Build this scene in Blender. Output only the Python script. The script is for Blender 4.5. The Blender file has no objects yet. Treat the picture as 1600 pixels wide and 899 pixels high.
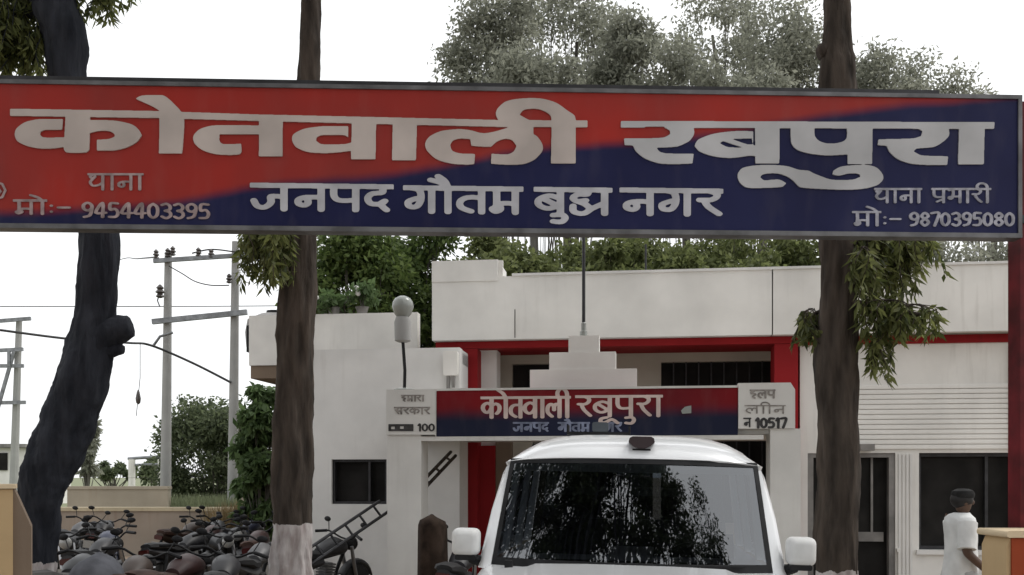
import bpy, bmesh, math, random
import numpy as np
from mathutils import Vector, Matrix, noise as mnoise

# ------------------------------------------------------------------ camera, sky, sun, exposure
SC = bpy.context.scene
COL = SC.collection
F = 1600.0            # focal length in photo pixels (photo is 1600 wide)
HOR = 745.0           # horizon row in the photo
CAMZ = 1.70
cd = bpy.data.cameras.new('camera'); cam = bpy.data.objects.new('camera', cd); COL.objects.link(cam)
cam.location = (0, 0, CAMZ); cam.rotation_euler = (math.radians(90), 0, 0)
cd.sensor_width = 36.0; cd.lens = 36.0 * F / 1600.0
cd.shift_y = (HOR - 449.5) / 1600.0
cd.clip_start = 0.05; cd.clip_end = 3000
SC.camera = cam

SUN_ELEV, SUN_AZ = 58.0, 68.0      # azimuth measured from +Y (away from the viewer) towards +X (right)
w = bpy.data.worlds.new('World'); SC.world = w; w.use_nodes = True
nt = w.node_tree; nt.nodes.clear()
sky = nt.nodes.new('ShaderNodeTexSky'); sky.sky_type = 'NISHITA'; sky.sun_disc = False
sky.sun_elevation = math.radians(SUN_ELEV); sky.sun_rotation = math.radians(SUN_AZ)
sky.air_density = 1.0; sky.dust_density = 5.0; sky.ozone_density = 1.0
hs = nt.nodes.new('ShaderNodeHueSaturation'); hs.inputs['Saturation'].default_value = 0.12; hs.inputs['Value'].default_value = 1.0
mixc = nt.nodes.new('ShaderNodeMix'); mixc.data_type = 'RGBA'; mixc.inputs['Factor'].default_value = 0.7
mixc.inputs['B'].default_value = (13.2, 13.4, 13.6, 1)      # cloud sheet
bg = nt.nodes.new('ShaderNodeBackground'); bg.inputs['Strength'].default_value = 0.10
wo = nt.nodes.new('ShaderNodeOutputWorld')
nt.links.new(sky.outputs['Color'], hs.inputs['Color']); nt.links.new(hs.outputs['Color'], mixc.inputs['A'])
nt.links.new(mixc.outputs['Result'], bg.inputs['Color']); nt.links.new(bg.outputs['Background'], wo.inputs['Surface'])
sd = bpy.data.lights.new('sun', 'SUN'); sd.energy = 1.0; sd.angle = math.radians(14); sd.color = (1.0, 0.96, 0.9)
sun = bpy.data.objects.new('sun', sd); COL.objects.link(sun)
_a, _e = math.radians(SUN_AZ), math.radians(SUN_ELEV)
sun.rotation_euler = Vector((math.sin(_a)*math.cos(_e), math.cos(_a)*math.cos(_e), math.sin(_e))).to_track_quat('Z', 'Y').to_euler()
SC.view_settings.view_transform = 'Standard'; SC.view_settings.look = 'None'
SC.view_settings.gamma = 1.0; SC.view_settings.use_curve_mapping = False
SC.view_settings.exposure = 0.28
SC.render.engine = 'CYCLES'
SC.cycles.max_bounces = 8; SC.cycles.transparent_max_bounces = 16
SC.cycles.use_denoising = True

# ------------------------------------------------------------------ helpers
RNG = np.random.default_rng(7)
random.seed(7)
PI = math.pi
def P(px, py, Y):
    return Vector(((px-800.0)/F*Y, Y, CAMZ + (HOR-py)/F*Y))
def X(px, Y): return (px-800.0)/F*Y
def Zp(py, Y): return CAMZ + (HOR-py)/F*Y

def link(o, parent=None):
    COL.objects.link(o)
    if parent is not None: o.parent = parent
    return o
def tag(o, label=None, cat=None, group=None, kind=None):
    if label: o['label'] = label
    if cat: o['category'] = cat
    if group: o['group'] = group
    if kind: o['kind'] = kind
    return o
def thing(name, label, cat, loc=(0,0,0), rz=0.0, group=None):
    o = bpy.data.objects.new(name, None); COL.objects.link(o)
    o.location = loc; o.rotation_euler = (0,0,rz); o.empty_display_size = 0.2
    return tag(o, label, cat, group)
def finish_mesh(me, mat, smooth=35):
    if mat is not None:
        for m in (mat if isinstance(mat, (list,tuple)) else [mat]): me.materials.append(m)
    if smooth:
        me.polygons.foreach_set('use_smooth', [True]*len(me.polygons))
        me.set_sharp_from_angle(angle=math.radians(smooth))
    me.update(); return me
def obj(name, bm, mat, parent=None, world=False, smooth=35, bevel=0.0):
    """link a bmesh as one mesh object; world=True: bm is in world coordinates and parent is an unrotated empty"""
    if bevel > 0:
        bmesh.ops.bevel(bm, geom=[e for e in bm.edges if e.is_manifold and e.calc_face_angle(0) > 0.6], offset=bevel, segments=2, affect='EDGES', profile=0.6)
    me = bpy.data.meshes.new(name)
    if world and parent is not None:
        bmesh.ops.translate(bm, verts=bm.verts, vec=-parent.location)
    bmesh.ops.recalc_face_normals(bm, faces=bm.faces)
    bm.to_mesh(me); bm.free()
    finish_mesh(me, mat, smooth)
    return link(bpy.data.objects.new(name, me), parent)
def NB(): return bmesh.new()
def box(bm, x0, x1, y0, y1, z0, z1):
    v = [bm.verts.new(p) for p in ((x0,y0,z0),(x1,y0,z0),(x1,y1,z0),(x0,y1,z0),(x0,y0,z1),(x1,y0,z1),(x1,y1,z1),(x0,y1,z1))]
    for f in ((0,3,2,1),(4,5,6,7),(0,1,5,4),(1,2,6,5),(2,3,7,6),(3,0,4,7)): bm.faces.new([v[i] for i in f])
    return bm
def ring(bm, pts): return [bm.verts.new(p) for p in pts]
def loft(bm, secs, caps=True, closed=True):
    rs = [ring(bm, s) for s in secs]; n = len(rs[0])
    for a, b in zip(rs, rs[1:]):
        for i in range(n if closed else n-1):
            j = (i+1) % n
            bm.faces.new((a[i], a[j], b[j], b[i]))
    if caps and closed:
        bm.faces.new(rs[0][::-1]); bm.faces.new(rs[-1])
    return bm
def smooth_path(pts, k=4):
    pts = [Vector(p) for p in pts]; out = []
    for i in range(len(pts)-1):
        p0 = pts[max(i-1,0)]; p1 = pts[i]; p2 = pts[i+1]; p3 = pts[min(i+2,len(pts)-1)]
        for j in range(k):
            t = j/k
            out.append(0.5*((2*p1)+(p2-p0)*t+(2*p0-5*p1+4*p2-p3)*t*t+(3*p1-p0-3*p2+p3)*t**3))
    out.append(pts[-1]); return out
def tube(bm, pts, r, n=8, caps=True, jit=0.0):
    pts = [Vector(p) for p in pts]
    rr = r if isinstance(r, (list,tuple)) else [r]*len(pts)
    secs = []; up = None
    for i, p in enumerate(pts):
        t = (pts[min(i+1,len(pts)-1)]-pts[max(i-1,0)]).normalized()
        if up is None:
            a = Vector((0,0,1)) if abs(t.z) < 0.9 else Vector((1,0,0))
            s = t.cross(a).normalized()
        else:
            s = (up - t*up.dot(t)).normalized()
        up = s; b = t.cross(s)
        secs.append([p + (s*math.cos(2*PI*k/n)+b*math.sin(2*PI*k/n))*rr[i]*(1+jit*random.uniform(-1,1)) for k in range(n)])
    return loft(bm, secs, caps)
def lathe(bm, prof, c=(0,0,0), axis='z', n=20):
    """prof: list of (radius, height)"""
    secs = []
    for r, h in prof:
        s = []
        for k in range(n):
            a = 2*PI*k/n; u, v = r*math.cos(a), r*math.sin(a)
            p = {'z':(u,v,h),'y':(u,h,v),'x':(h,u,v)}[axis]
            s.append(Vector(c)+Vector(p))
        secs.append(s)
    return loft(bm, secs)
def ell(bm, c, rx, ry, rz, nu=14, nv=9):
    secs = []
    for i in range(nv):
        t = -PI/2*0.97 + PI*0.97*i/(nv-1)
        secs.append([(c[0]+rx*math.cos(t)*math.cos(2*PI*k/nu), c[1]+ry*math.cos(t)*math.sin(2*PI*k/nu), c[2]+rz*math.sin(t)) for k in range(nu)])
    return loft(bm, secs)
def prism_y(bm, poly, y0, y1):
    """poly of (x,z) extruded along y"""
    return loft(bm, [[(x,y0,z) for x,z in poly],[(x,y1,z) for x,z in poly]])
def prism_x(bm, poly, x0, x1):
    return loft(bm, [[(x0,y,z) for y,z in poly],[(x1,y,z) for y,z in poly]])
def rrect(cx, cz, w, h, r, n=4):
    out = []
    for sx, sz, a0 in ((1,1,0),(-1,1,90),(-1,-1,180),(1,-1,270)):
        for k in range(n+1):
            a = math.radians(a0+90*k/n)
            out.append((cx+sx*(w/2-r)+r*math.cos(a), cz+sz*(h/2-r)+r*math.sin(a)))
    return out

# ------------------------------------------------------------------ materials
def node_mat(name):
    m = bpy.data.materials.new(name); m.use_nodes = True
    n = m.node_tree.nodes; b = n['Principled BSDF']
    return m, n, m.node_tree.links, b
def col_noise(m, n, l, c0, c1, scale, detail=4, lo=0.35, hi=0.65, vec=None, coord='Object', stretch=None):
    tc = n.new('ShaderNodeTexCoord'); nz = n.new('ShaderNodeTexNoise'); nz.inputs['Scale'].default_value = scale; nz.inputs['Detail'].default_value = detail
    src = tc.outputs[coord]
    if stretch:
        mp = n.new('ShaderNodeMapping'); mp.inputs['Scale'].default_value = stretch; l.new(src, mp.inputs['Vector']); src = mp.outputs['Vector']
    l.new(src, nz.inputs['Vector'])
    r = n.new('ShaderNodeValToRGB'); r.color_ramp.elements[0].position = lo; r.color_ramp.elements[1].position = hi
    r.color_ramp.elements[0].color = (*c0,1); r.color_ramp.elements[1].color = (*c1,1)
    l.new(nz.outputs['Fac'], r.inputs['Fac'])
    return r.outputs['Color'], nz
def mix_rgb(n, l, fac, a, b):
    mx = n.new('ShaderNodeMix'); mx.data_type = 'RGBA'
    if isinstance(fac, float): mx.inputs['Factor'].default_value = fac
    else: l.new(fac, mx.inputs['Factor'])
    for s, v in (('A',a),('B',b)):
        if isinstance(v, tuple): mx.inputs[s].default_value = (*v,1)
        else: l.new(v, mx.inputs[s])
    return mx.outputs['Result']
def bump(n, l, b, h, strength=0.2, dist=0.02):
    bp = n.new('ShaderNodeBump'); bp.inputs['Strength'].default_value = strength; bp.inputs['Distance'].default_value = dist
    l.new(h, bp.inputs['Height']); l.new(bp.outputs['Normal'], b.inputs['Normal'])
def plain(name, c, rough=0.6, metal=0.0, var=0.25, scale=3.0, spec=0.5, bmp=0.0, coat=0.0):
    m, n, l, b = node_mat(name)
    c0 = tuple(x*(1-var) for x in c); c1 = tuple(min(1,x*(1+var*0.6)) for x in c)
    cc, nz = col_noise(m, n, l, c0, c1, scale)
    l.new(cc, b.inputs['Base Color'])
    b.inputs['Roughness'].default_value = rough; b.inputs['Metallic'].default_value = metal
    b.inputs['Specular IOR Level'].default_value = spec; b.inputs['Coat Weight'].default_value = coat
    if bmp: bump(n, l, b, nz.outputs['Fac'], bmp)
    return m
def wall_paint(name, c, stain=(0.25,0.22,0.18), amt=0.35, rough=0.85, spec=0.25):
    """limewashed plaster: blotches, rain streaks, fine grain"""
    m, n, l, b = node_mat(name)
    base, _ = col_noise(m, n, l, tuple(x*0.88 for x in c), tuple(min(1,x*1.05) for x in c), 1.3, 6)
    st, nz = col_noise(m, n, l, (0,0,0), (1,1,1), 2.2, 6, 0.52, 0.78, stretch=(5.0,5.0,0.45))
    sc = n.new('ShaderNodeMath'); sc.operation = 'MULTIPLY'; sc.inputs[1].default_value = amt*0.9; l.new(st, sc.inputs[0])
    mk, _ = col_noise(m, n, l, (0.05,0.05,0.05), (1,1,1), 0.45, 3, 0.46, 0.66)
    mm = n.new('ShaderNodeMath'); mm.operation = 'MULTIPLY'; l.new(sc.outputs[0], mm.inputs[0]); l.new(mk, mm.inputs[1]); sc = mm
    fin = mix_rgb(n, l, sc.outputs[0], base, stain)
    bl, _ = col_noise(m, n, l, (0,0,0), (1,1,1), 0.7, 8, 0.55, 0.72)
    s2 = n.new('ShaderNodeMath'); s2.operation = 'MULTIPLY'; s2.inputs[1].default_value = amt*0.5; l.new(bl, s2.inputs[0])
    fin = mix_rgb(n, l, s2.outputs[0], fin, tuple(0.5*x+0.5*y for x,y in zip(c,stain)))
    l.new(fin, b.inputs['Base Color']); b.inputs['Roughness'].default_value = rough; b.inputs['Specular IOR Level'].default_value = spec
    gr, nz2 = col_noise(m, n, l, (0,0,0), (1,1,1), 60, 4)
    bump(n, l, b, nz2.outputs['Fac'], 0.25, 0.004)
    return m
M = {}
M['white_wall'] = wall_paint('white_limewash', (0.75,0.735,0.70))
M['white_wall_b'] = wall_paint('grey_white_limewash', (0.70,0.69,0.67), amt=0.3)
M['porch_white'] = wall_paint('porch_paint', (0.66,0.65,0.62), amt=0.3)
M['beige_wall'] = wall_paint('beige_plaster', (0.46,0.42,0.35))
M['red_paint'] = wall_paint('red_masonry_paint', (0.27,0.014,0.017), (0.10,0.015,0.015), 0.4, 0.7, 0.15)
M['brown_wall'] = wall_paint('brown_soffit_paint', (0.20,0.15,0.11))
M['cream_paint'] = wall_paint('cream_pillar_paint', (0.50,0.36,0.20), (0.2,0.13,0.07), 0.4)
M['cream_cap'] = wall_paint('cream_cap_paint', (0.62,0.50,0.34), (0.3,0.2,0.12), 0.3)
M['rust_paint'] = wall_paint('rust_red_paint', (0.30,0.055,0.02), (0.12,0.03,0.02), 0.5)
M['low_wall'] = wall_paint('sandy_wall_paint', (0.37,0.33,0.26), (0.25,0.16,0.1), 0.5)
M['yellow_cap'] = wall_paint('yellowish_coping_paint', (0.46,0.40,0.28), (0.25,0.16,0.1), 0.4)
M['brick_wall'] = wall_paint('dusty_peach_plaster', (0.30,0.255,0.21), (0.2,0.12,0.08), 0.5)
M['post_red'] = plain('red_steel_paint', (0.12,0.010,0.014), 0.5, 0.0, 0.5, 4, 0.2)
M['frame_metal'] = plain('aluminium_edge', (0.13,0.13,0.135), 0.45, 0.3, 0.4, 5)
M['dark_steel'] = plain('dark_steel', (0.03,0.03,0.033), 0.5, 0.3, 0.4, 8)
M['black'] = plain('black_plastic', (0.012,0.012,0.013), 0.5, 0, 0.4, 10, 0.2)
M['dark_opening'] = plain('unlit_gap_black', (0.016,0.015,0.014), 0.7, 0, 0.4, 3, 0.15)  # near-black fill painting the dark of unlit interiors, also used in joints
M['grey_frame'] = plain('grey_door_paint', (0.20,0.19,0.18), 0.6, 0, 0.3, 4)
M['louvre'] = wall_paint('louvre_paint', (0.74,0.72,0.68), amt=0.2, rough=0.6)
M['concrete'] = wall_paint('pole_concrete', (0.34,0.34,0.33), (0.18,0.18,0.17), 0.4)
M['galv'] = plain('galvanised_angle', (0.22,0.23,0.24), 0.5, 0.5, 0.3, 5)
M['wire'] = plain('wire_black', (0.02,0.02,0.022), 0.6, 0, 0.2, 4)
M['letter'] = plain('letter_vinyl', (0.44,0.44,0.45), 0.5, 0, 0.2, 1.6)
M['letter_warm'] = plain('letter_red_bleed_vinyl', (0.50,0.435,0.40), 0.5, 0, 0.2, 1.6)  # warm tint paints in reflection and colour bleed from the red board
M['letter_small'] = plain('letter_grey_vinyl', (0.45,0.45,0.48), 0.5, 0, 0.2, 4)
M['letter_fascia'] = plain('letter_fascia_paint', (0.62,0.50,0.46), 0.5, 0, 0.2, 4)
M['letter_dim'] = plain('letter_faded_blue', (0.20,0.23,0.33), 0.6, 0, 0.45, 9)
M['letter_black'] = plain('letter_black_paint', (0.035,0.033,0.033), 0.7, 0, 0.6, 12)
M['letter_worn'] = plain('letter_worn_paint', (0.26,0.24,0.22), 0.8, 0, 0.5, 15)
M['car_white'] = plain('white_car_paint', (0.70,0.71,0.72), 0.28, 0, 0.05, 1.2, 0.5, coat=0.6)
M['mirror_white'] = plain('mirror_housing', (0.58,0.58,0.57), 0.6, 0, 0.12, 6, 0.2)
M['chrome'] = plain('bright_metal', (0.32,0.32,0.33), 0.3, 0.9, 0.1, 5)
M['rubber'] = plain('tyre_rubber', (0.02,0.02,0.02), 0.85, 0, 0.3, 20)
M['lens_clear'] = plain('lamp_lens', (0.3,0.3,0.29), 0.12, 0.2, 0.1, 4)
M['lens_red'] = plain('red_lens', (0.045,0.006,0.006), 0.2, 0, 0.2, 4)
M['lens_maroon'] = plain('maroon_dome', (0.016,0.005,0.007), 0.4, 0, 0.3, 6)
M['lens_blue'] = plain('blue_grey_lens', (0.035,0.05,0.085), 0.3, 0, 0.3, 6)
M['skin'] = plain('brown_skin', (0.10,0.055,0.035), 0.55, 0, 0.15, 8)
M['hair'] = plain('black_hair', (0.010,0.009,0.009), 0.6, 0, 0.4, 40)
M['cap'] = plain('dark_cap_cloth', (0.028,0.028,0.028), 0.9, 0, 0.3, 20, 0.1)
M['shirt'] = plain('white_shirt_cloth', (0.70,0.71,0.70), 0.9, 0, 0.10, 7, bmp=1.0)
M['trousers'] = plain('grey_trouser_cloth', (0.42,0.43,0.43), 0.9, 0, 0.12, 5)
M['seat_black'] = plain('seat_vinyl', (0.014,0.014,0.015), 0.6, 0, 0.3, 8, 0.25)
M['engine'] = plain('engine_alloy', (0.16,0.16,0.16), 0.45, 0.6, 0.4, 10)
M['globe'] = plain('milky_globe', (0.27,0.285,0.265), 0.25, 0, 0.1, 5)
M['insul'] = plain('brown_porcelain', (0.07,0.06,0.055), 0.3, 0, 0.3, 5)

def letter_gap_mat(): pass
def bark_mat(name, c0, c1, whitewash=None):
    m, n, l, b = node_mat(name)
    cc, nz = col_noise(m, n, l, c0, c1, 9, 8, 0.3, 0.7, stretch=(1,1,0.22))
    if whitewash is not None:
        tc = n.new('ShaderNodeTexCoord'); sp = n.new('ShaderNodeSeparateXYZ'); l.new(tc.outputs['Object'], sp.inputs[0])
        nz2 = n.new('ShaderNodeTexNoise'); nz2.inputs['Scale'].default_value = 7; nz2.inputs['Detail'].default_value = 5
        l.new(tc.outputs['Object'], nz2.inputs['Vector'])
        ma = n.new('ShaderNodeMath'); ma.operation = 'MULTIPLY_ADD'; ma.inputs[1].default_value = 0.14; l.new(nz2.outputs['Fac'], ma.inputs[0]); l.new(sp.outputs['Z'], ma.inputs[2])
        lt = n.new('ShaderNodeMath'); lt.operation = 'LESS_THAN'; l.new(ma.outputs[0], lt.inputs[0]); lt.inputs[1].default_value = whitewash+0.07
        wc, _ = col_noise(m, n, l, (0.30,0.26,0.25), (0.52,0.49,0.48), 11, 6, 0.35, 0.6, stretch=(1,1,0.3))
        cc = mix_rgb(n, l, lt.outputs[0], cc, wc)
    l.new(cc, b.inputs['Base Color']); b.inputs['Roughness'].default_value = 0.95; b.inputs['Specular IOR Level'].default_value = 0.2
    bump(n, l, b, nz.outputs['Fac'], 1.0, 0.06)
    return m
M['bark_dark'] = bark_mat('bark_dark', (0.011,0.013,0.018), (0.034,0.037,0.046), 0.9)
M['bark_brown'] = bark_mat('bark_brown', (0.022,0.018,0.015), (0.095,0.076,0.062), 1.22)
M['bark_right'] = bark_mat('bark_umber', (0.022,0.018,0.015), (0.095,0.076,0.062), 0.86)
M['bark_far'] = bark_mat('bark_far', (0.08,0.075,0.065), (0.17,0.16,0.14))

def leaf_mat(name, c0, c1, trans=0.35):
    m, n, l, b = node_mat(name)
    g = n.new('ShaderNodeNewGeometry')
    r = n.new('ShaderNodeValToRGB'); r.color_ramp.elements[0].color = (*c0,1); r.color_ramp.elements[1].color = (*c1,1)
    l.new(g.outputs['Random Per Island'], r.inputs['Fac'])
    l.new(r.outputs['Color'], b.inputs['Base Color']); b.inputs['Roughness'].default_value = 0.6; b.inputs['Specular IOR Level'].default_value = 0.3
    t = n.new('ShaderNodeBsdfTranslucent'); l.new(r.outputs['Color'], t.inputs['Color'])
    mx = n.new('ShaderNodeMixShader'); mx.inputs[0].default_value = trans
    l.new(b.outputs[0], mx.inputs[1]); l.new(t.outputs[0], mx.inputs[2])
    l.new(mx.outputs[0], n['Material Output'].inputs['Surface'])
    return m
M['leaf_haze_grey'] = leaf_mat('leaf_haze_grey_green', (0.19,0.197,0.16), (0.34,0.35,0.28), 0.62)  # leaf colour lifted pale to paint in haze and sky glare
M['leaf_mango'] = leaf_mat('leaf_mango', (0.04,0.07,0.018), (0.17,0.23,0.07), 0.5)
M['leaf_olive'] = leaf_mat('leaf_olive', (0.075,0.095,0.032), (0.22,0.25,0.10), 0.5)
M['leaf_dark'] = leaf_mat('leaf_dark', (0.06,0.08,0.045), (0.18,0.215,0.115), 0.55)
M['leaf_bright'] = leaf_mat('leaf_bright', (0.05,0.085,0.03), (0.14,0.21,0.085), 0.45)
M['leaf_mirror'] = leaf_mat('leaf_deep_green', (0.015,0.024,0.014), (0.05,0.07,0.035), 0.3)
M['leaf_near'] = leaf_mat('leaf_near', (0.045,0.06,0.018), (0.22,0.24,0.085), 0.55)
M['grass'] = leaf_mat('grass_blade', (0.14,0.165,0.09), (0.25,0.28,0.16), 0.5)
M['straw'] = leaf_mat('dry_grass', (0.15,0.11,0.05), (0.26,0.19,0.10), 0.3)

def diag_sign_mat(name, pts, red, red2, blue, blue2, soft):
    """two-colour printed vinyl: curved red/blue border given in the panel's own (x, z) metres"""
    m, n, l, b = node_mat(name)
    tc = n.new('ShaderNodeTexCoord'); sp = n.new('ShaderNodeSeparateXYZ'); l.new(tc.outputs['Object'], sp.inputs[0])
    x0, x1 = pts[0][0], pts[-1][0]
    mr = n.new('ShaderNodeMapRange'); mr.inputs['From Min'].default_value = x0; mr.inputs['From Max'].default_value = x1; l.new(sp.outputs['X'], mr.inputs['Value'])
    fc = n.new('ShaderNodeFloatCurve'); l.new(mr.outputs[0], fc.inputs['Value'])
    zs = [p[1] for p in pts]; z0, z1 = min(zs)-0.2, max(zs)+0.2
    cu = fc.mapping.curves[0]
    while len(cu.points) < len(pts): cu.points.new(0.5, 0.5)
    for q, p in zip(cu.points, pts): q.location = ((p[0]-x0)/(x1-x0), (p[1]-z0)/(z1-z0)); q.handle_type = 'AUTO'
    fc.mapping.update()
    bz = n.new('ShaderNodeMapRange'); bz.inputs['To Min'].default_value = z0; bz.inputs['To Max'].default_value = z1; l.new(fc.outputs[0], bz.inputs['Value'])
    d = n.new('ShaderNodeMath'); d.operation = 'SUBTRACT'; l.new(sp.outputs['Z'], d.inputs[0]); l.new(bz.outputs[0], d.inputs[1])
    nz = n.new('ShaderNodeTexNoise'); nz.inputs['Scale'].default_value = 2.5; l.new(tc.outputs['Object'], nz.inputs['Vector'])
    ad = n.new('ShaderNodeMath'); ad.operation = 'MULTIPLY_ADD'; l.new(nz.outputs['Fac'], ad.inputs[0]); ad.inputs[1].default_value = 0.05; l.new(d.outputs[0], ad.inputs[2])
    sm = n.new('ShaderNodeMapRange'); sm.interpolation_type = 'SMOOTHSTEP'; sm.inputs['From Min'].default_value = 0.025-soft; sm.inputs['From Max'].default_value = 0.025+soft; l.new(ad.outputs[0], sm.inputs['Value'])
    rc, _ = col_noise(m, n, l, red, red2, 1.1, 3, 0.3, 0.7)
    bc, _ = col_noise(m, n, l, blue, blue2, 0.8, 3, 0.3, 0.7)
    c = mix_rgb(n, l, sm.outputs[0], bc, rc)
    du, _ = col_noise(m, n, l, (0,0,0), (0.07,0.07,0.07), 3, 7, 0.5, 0.8, stretch=(2,2,0.6))
    c = mix_rgb(n, l, du, c, (0.30,0.27,0.25))
    l.new(c, b.inputs['Base Color']); b.inputs['Roughness'].default_value = 0.5; b.inputs['Specular IOR Level'].default_value = 0.16
    nz3 = n.new('ShaderNodeTexNoise'); nz3.inputs['Scale'].default_value = 1.2; l.new(tc.outputs['Object'], nz3.inputs['Vector'])
    bump(n, l, b, nz3.outputs['Fac'], 0.3, 0.05)
    return m
def glass_mat(name, tint, refl_ior=1.6, extra=0.06):
    m = bpy.data.materials.new(name); m.use_nodes = True; n = m.node_tree.nodes; l = m.node_tree.links; n.clear()
    o = n.new('ShaderNodeOutputMaterial'); t = n.new('ShaderNodeBsdfTransparent'); t.inputs[0].default_value = (*tint,1)
    g = n.new('ShaderNodeBsdfGlossy'); g.inputs['Roughness'].default_value = 0.015; g.inputs['Color'].default_value = (0.95,0.97,1,1)
    fr = n.new('ShaderNodeFresnel'); fr.inputs['IOR'].default_value = refl_ior
    ad = n.new('ShaderNodeMath'); ad.operation = 'ADD'; ad.inputs[1].default_value = extra; ad.use_clamp = True; l.new(fr.outputs[0], ad.inputs[0])
    tc = n.new('ShaderNodeTexCoord'); nz = n.new('ShaderNodeTexNoise'); nz.inputs['Scale'].default_value = 3.0; l.new(tc.outputs['Object'], nz.inputs['Vector'])
    bp = n.new('ShaderNodeBump'); bp.inputs['Strength'].default_value = 0.08; bp.inputs['Distance'].default_value = 0.02; l.new(nz.outputs['Fac'], bp.inputs['Height']); l.new(bp.outputs[0], g.inputs['Normal'])
    mx = n.new('ShaderNodeMixShader'); l.new(ad.outputs[0], mx.inputs[0]); l.new(t.outputs[0], mx.inputs[1]); l.new(g.outputs[0], mx.inputs[2]); l.new(mx.outputs[0], o.inputs[0])
    return m
M['screen_glass'] = glass_mat('windscreen_glass', (0.32,0.35,0.38), 1.6, 0.11)
M['side_glass'] = glass_mat('tinted_side_glass', (0.12,0.13,0.14), 1.5, 0.05)
M['pane'] = glass_mat('window_pane', (0.25,0.26,0.26), 1.5, 0.03)

# ------------------------------------------------------------------ ground
def sheet(name, poly, z, mat):
    bm = NB(); bm.faces.new([bm.verts.new((x,y,z)) for x,y in poly])
    o = obj(name, bm, mat, smooth=0); o['kind'] = 'structure'; return o
def ground_mat(name, a, b_, c_, s):
    m, n, l, b = node_mat(name)
    cc, nz = col_noise(m, n, l, a, b_, s, 10, 0.3, 0.7)
    c2, _ = col_noise(m, n, l, (0,0,0), (1,1,1), s*0.13, 5, 0.45, 0.62)
    cc = mix_rgb(n, l, c2, cc, c_)
    l.new(cc, b.inputs['Base Color']); b.inputs['Roughness'].default_value = 0.95
    bump(n, l, b, nz.outputs['Fac'], 0.6, 0.03); return m
M['dirt'] = ground_mat('packed_dirt', (0.20,0.155,0.11), (0.30,0.24,0.18), (0.24,0.18,0.13), 1.4)
M['drive'] = ground_mat('worn_concrete', (0.22,0.21,0.19), (0.33,0.31,0.28), (0.27,0.25,0.22), 1.1)
M['field'] = ground_mat('field_green', (0.13,0.15,0.08), (0.20,0.22,0.12), (0.17,0.18,0.10), 0.8)
sheet('ground', [(-900,-300),(900,-300),(900,1500),(-900,1500)], 0.0, M['dirt'])
sheet('driveway', [(-1.9,-14),(3.6,-14),(4.3,12),(-1.2,12)], 0.004, M['drive'])
sheet('field', [(-900,26.5),(-2.4,26.5),(-2.4,1400),(-900,1400)], 0.004, M['field'])

# ------------------------------------------------------------------ lettering machinery (outline tracing of brush strokes)
def rounded(pts, lim=52):
    """curve the gentle corners of an outline, keep the sharp ones"""
    n = len(pts); V = [Vector((p[0],p[1])) for p in pts]; sharp = []
    for i in range(n):
        a = V[i]-V[i-1]; b_ = V[(i+1)%n]-V[i]
        ang = math.degrees(a.angle(b_)) if a.length > 1e-6 and b_.length > 1e-6 else 180
        sharp.append(ang > lim)
    out = []
    for i in range(n):
        p1, p2 = V[i], V[(i+1)%n]
        p0 = V[i-1] if not sharp[i] else p1-(p2-p1)*0.5
        p3 = V[(i+2)%n] if not sharp[(i+1)%n] else p2+(p2-p1)*0.5
        L = (p2-p1).length; p0 = p1-(p1-p0).normalized()*min((p1-p0).length, L); p3 = p2+(p3-p2).normalized()*min((p3-p2).length, L)
        if sharp[i] and sharp[(i+1)%n]: out.append(tuple(p1)); continue
        for j in range(6):
            t = j/6; out.append(tuple(0.5*((2*p1)+(p2-p0)*t+(2*p0-5*p1+4*p2-p3)*t*t+(3*p1-p0-3*p2+p3)*t**3)))
    return out
def inside_poly(gx, gy, poly):
    res = np.zeros(gx.shape, bool); n = len(poly)
    for i in range(n):
        x1, y1 = poly[i]; x2, y2 = poly[(i+1) % n]
        if y1 == y2: continue
        c = ((gy >= min(y1,y2)) & (gy < max(y1,y2))) & (gx < (x2-x1)*(gy-y1)/(y2-y1)+x1)
        res ^= c
    return res
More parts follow.
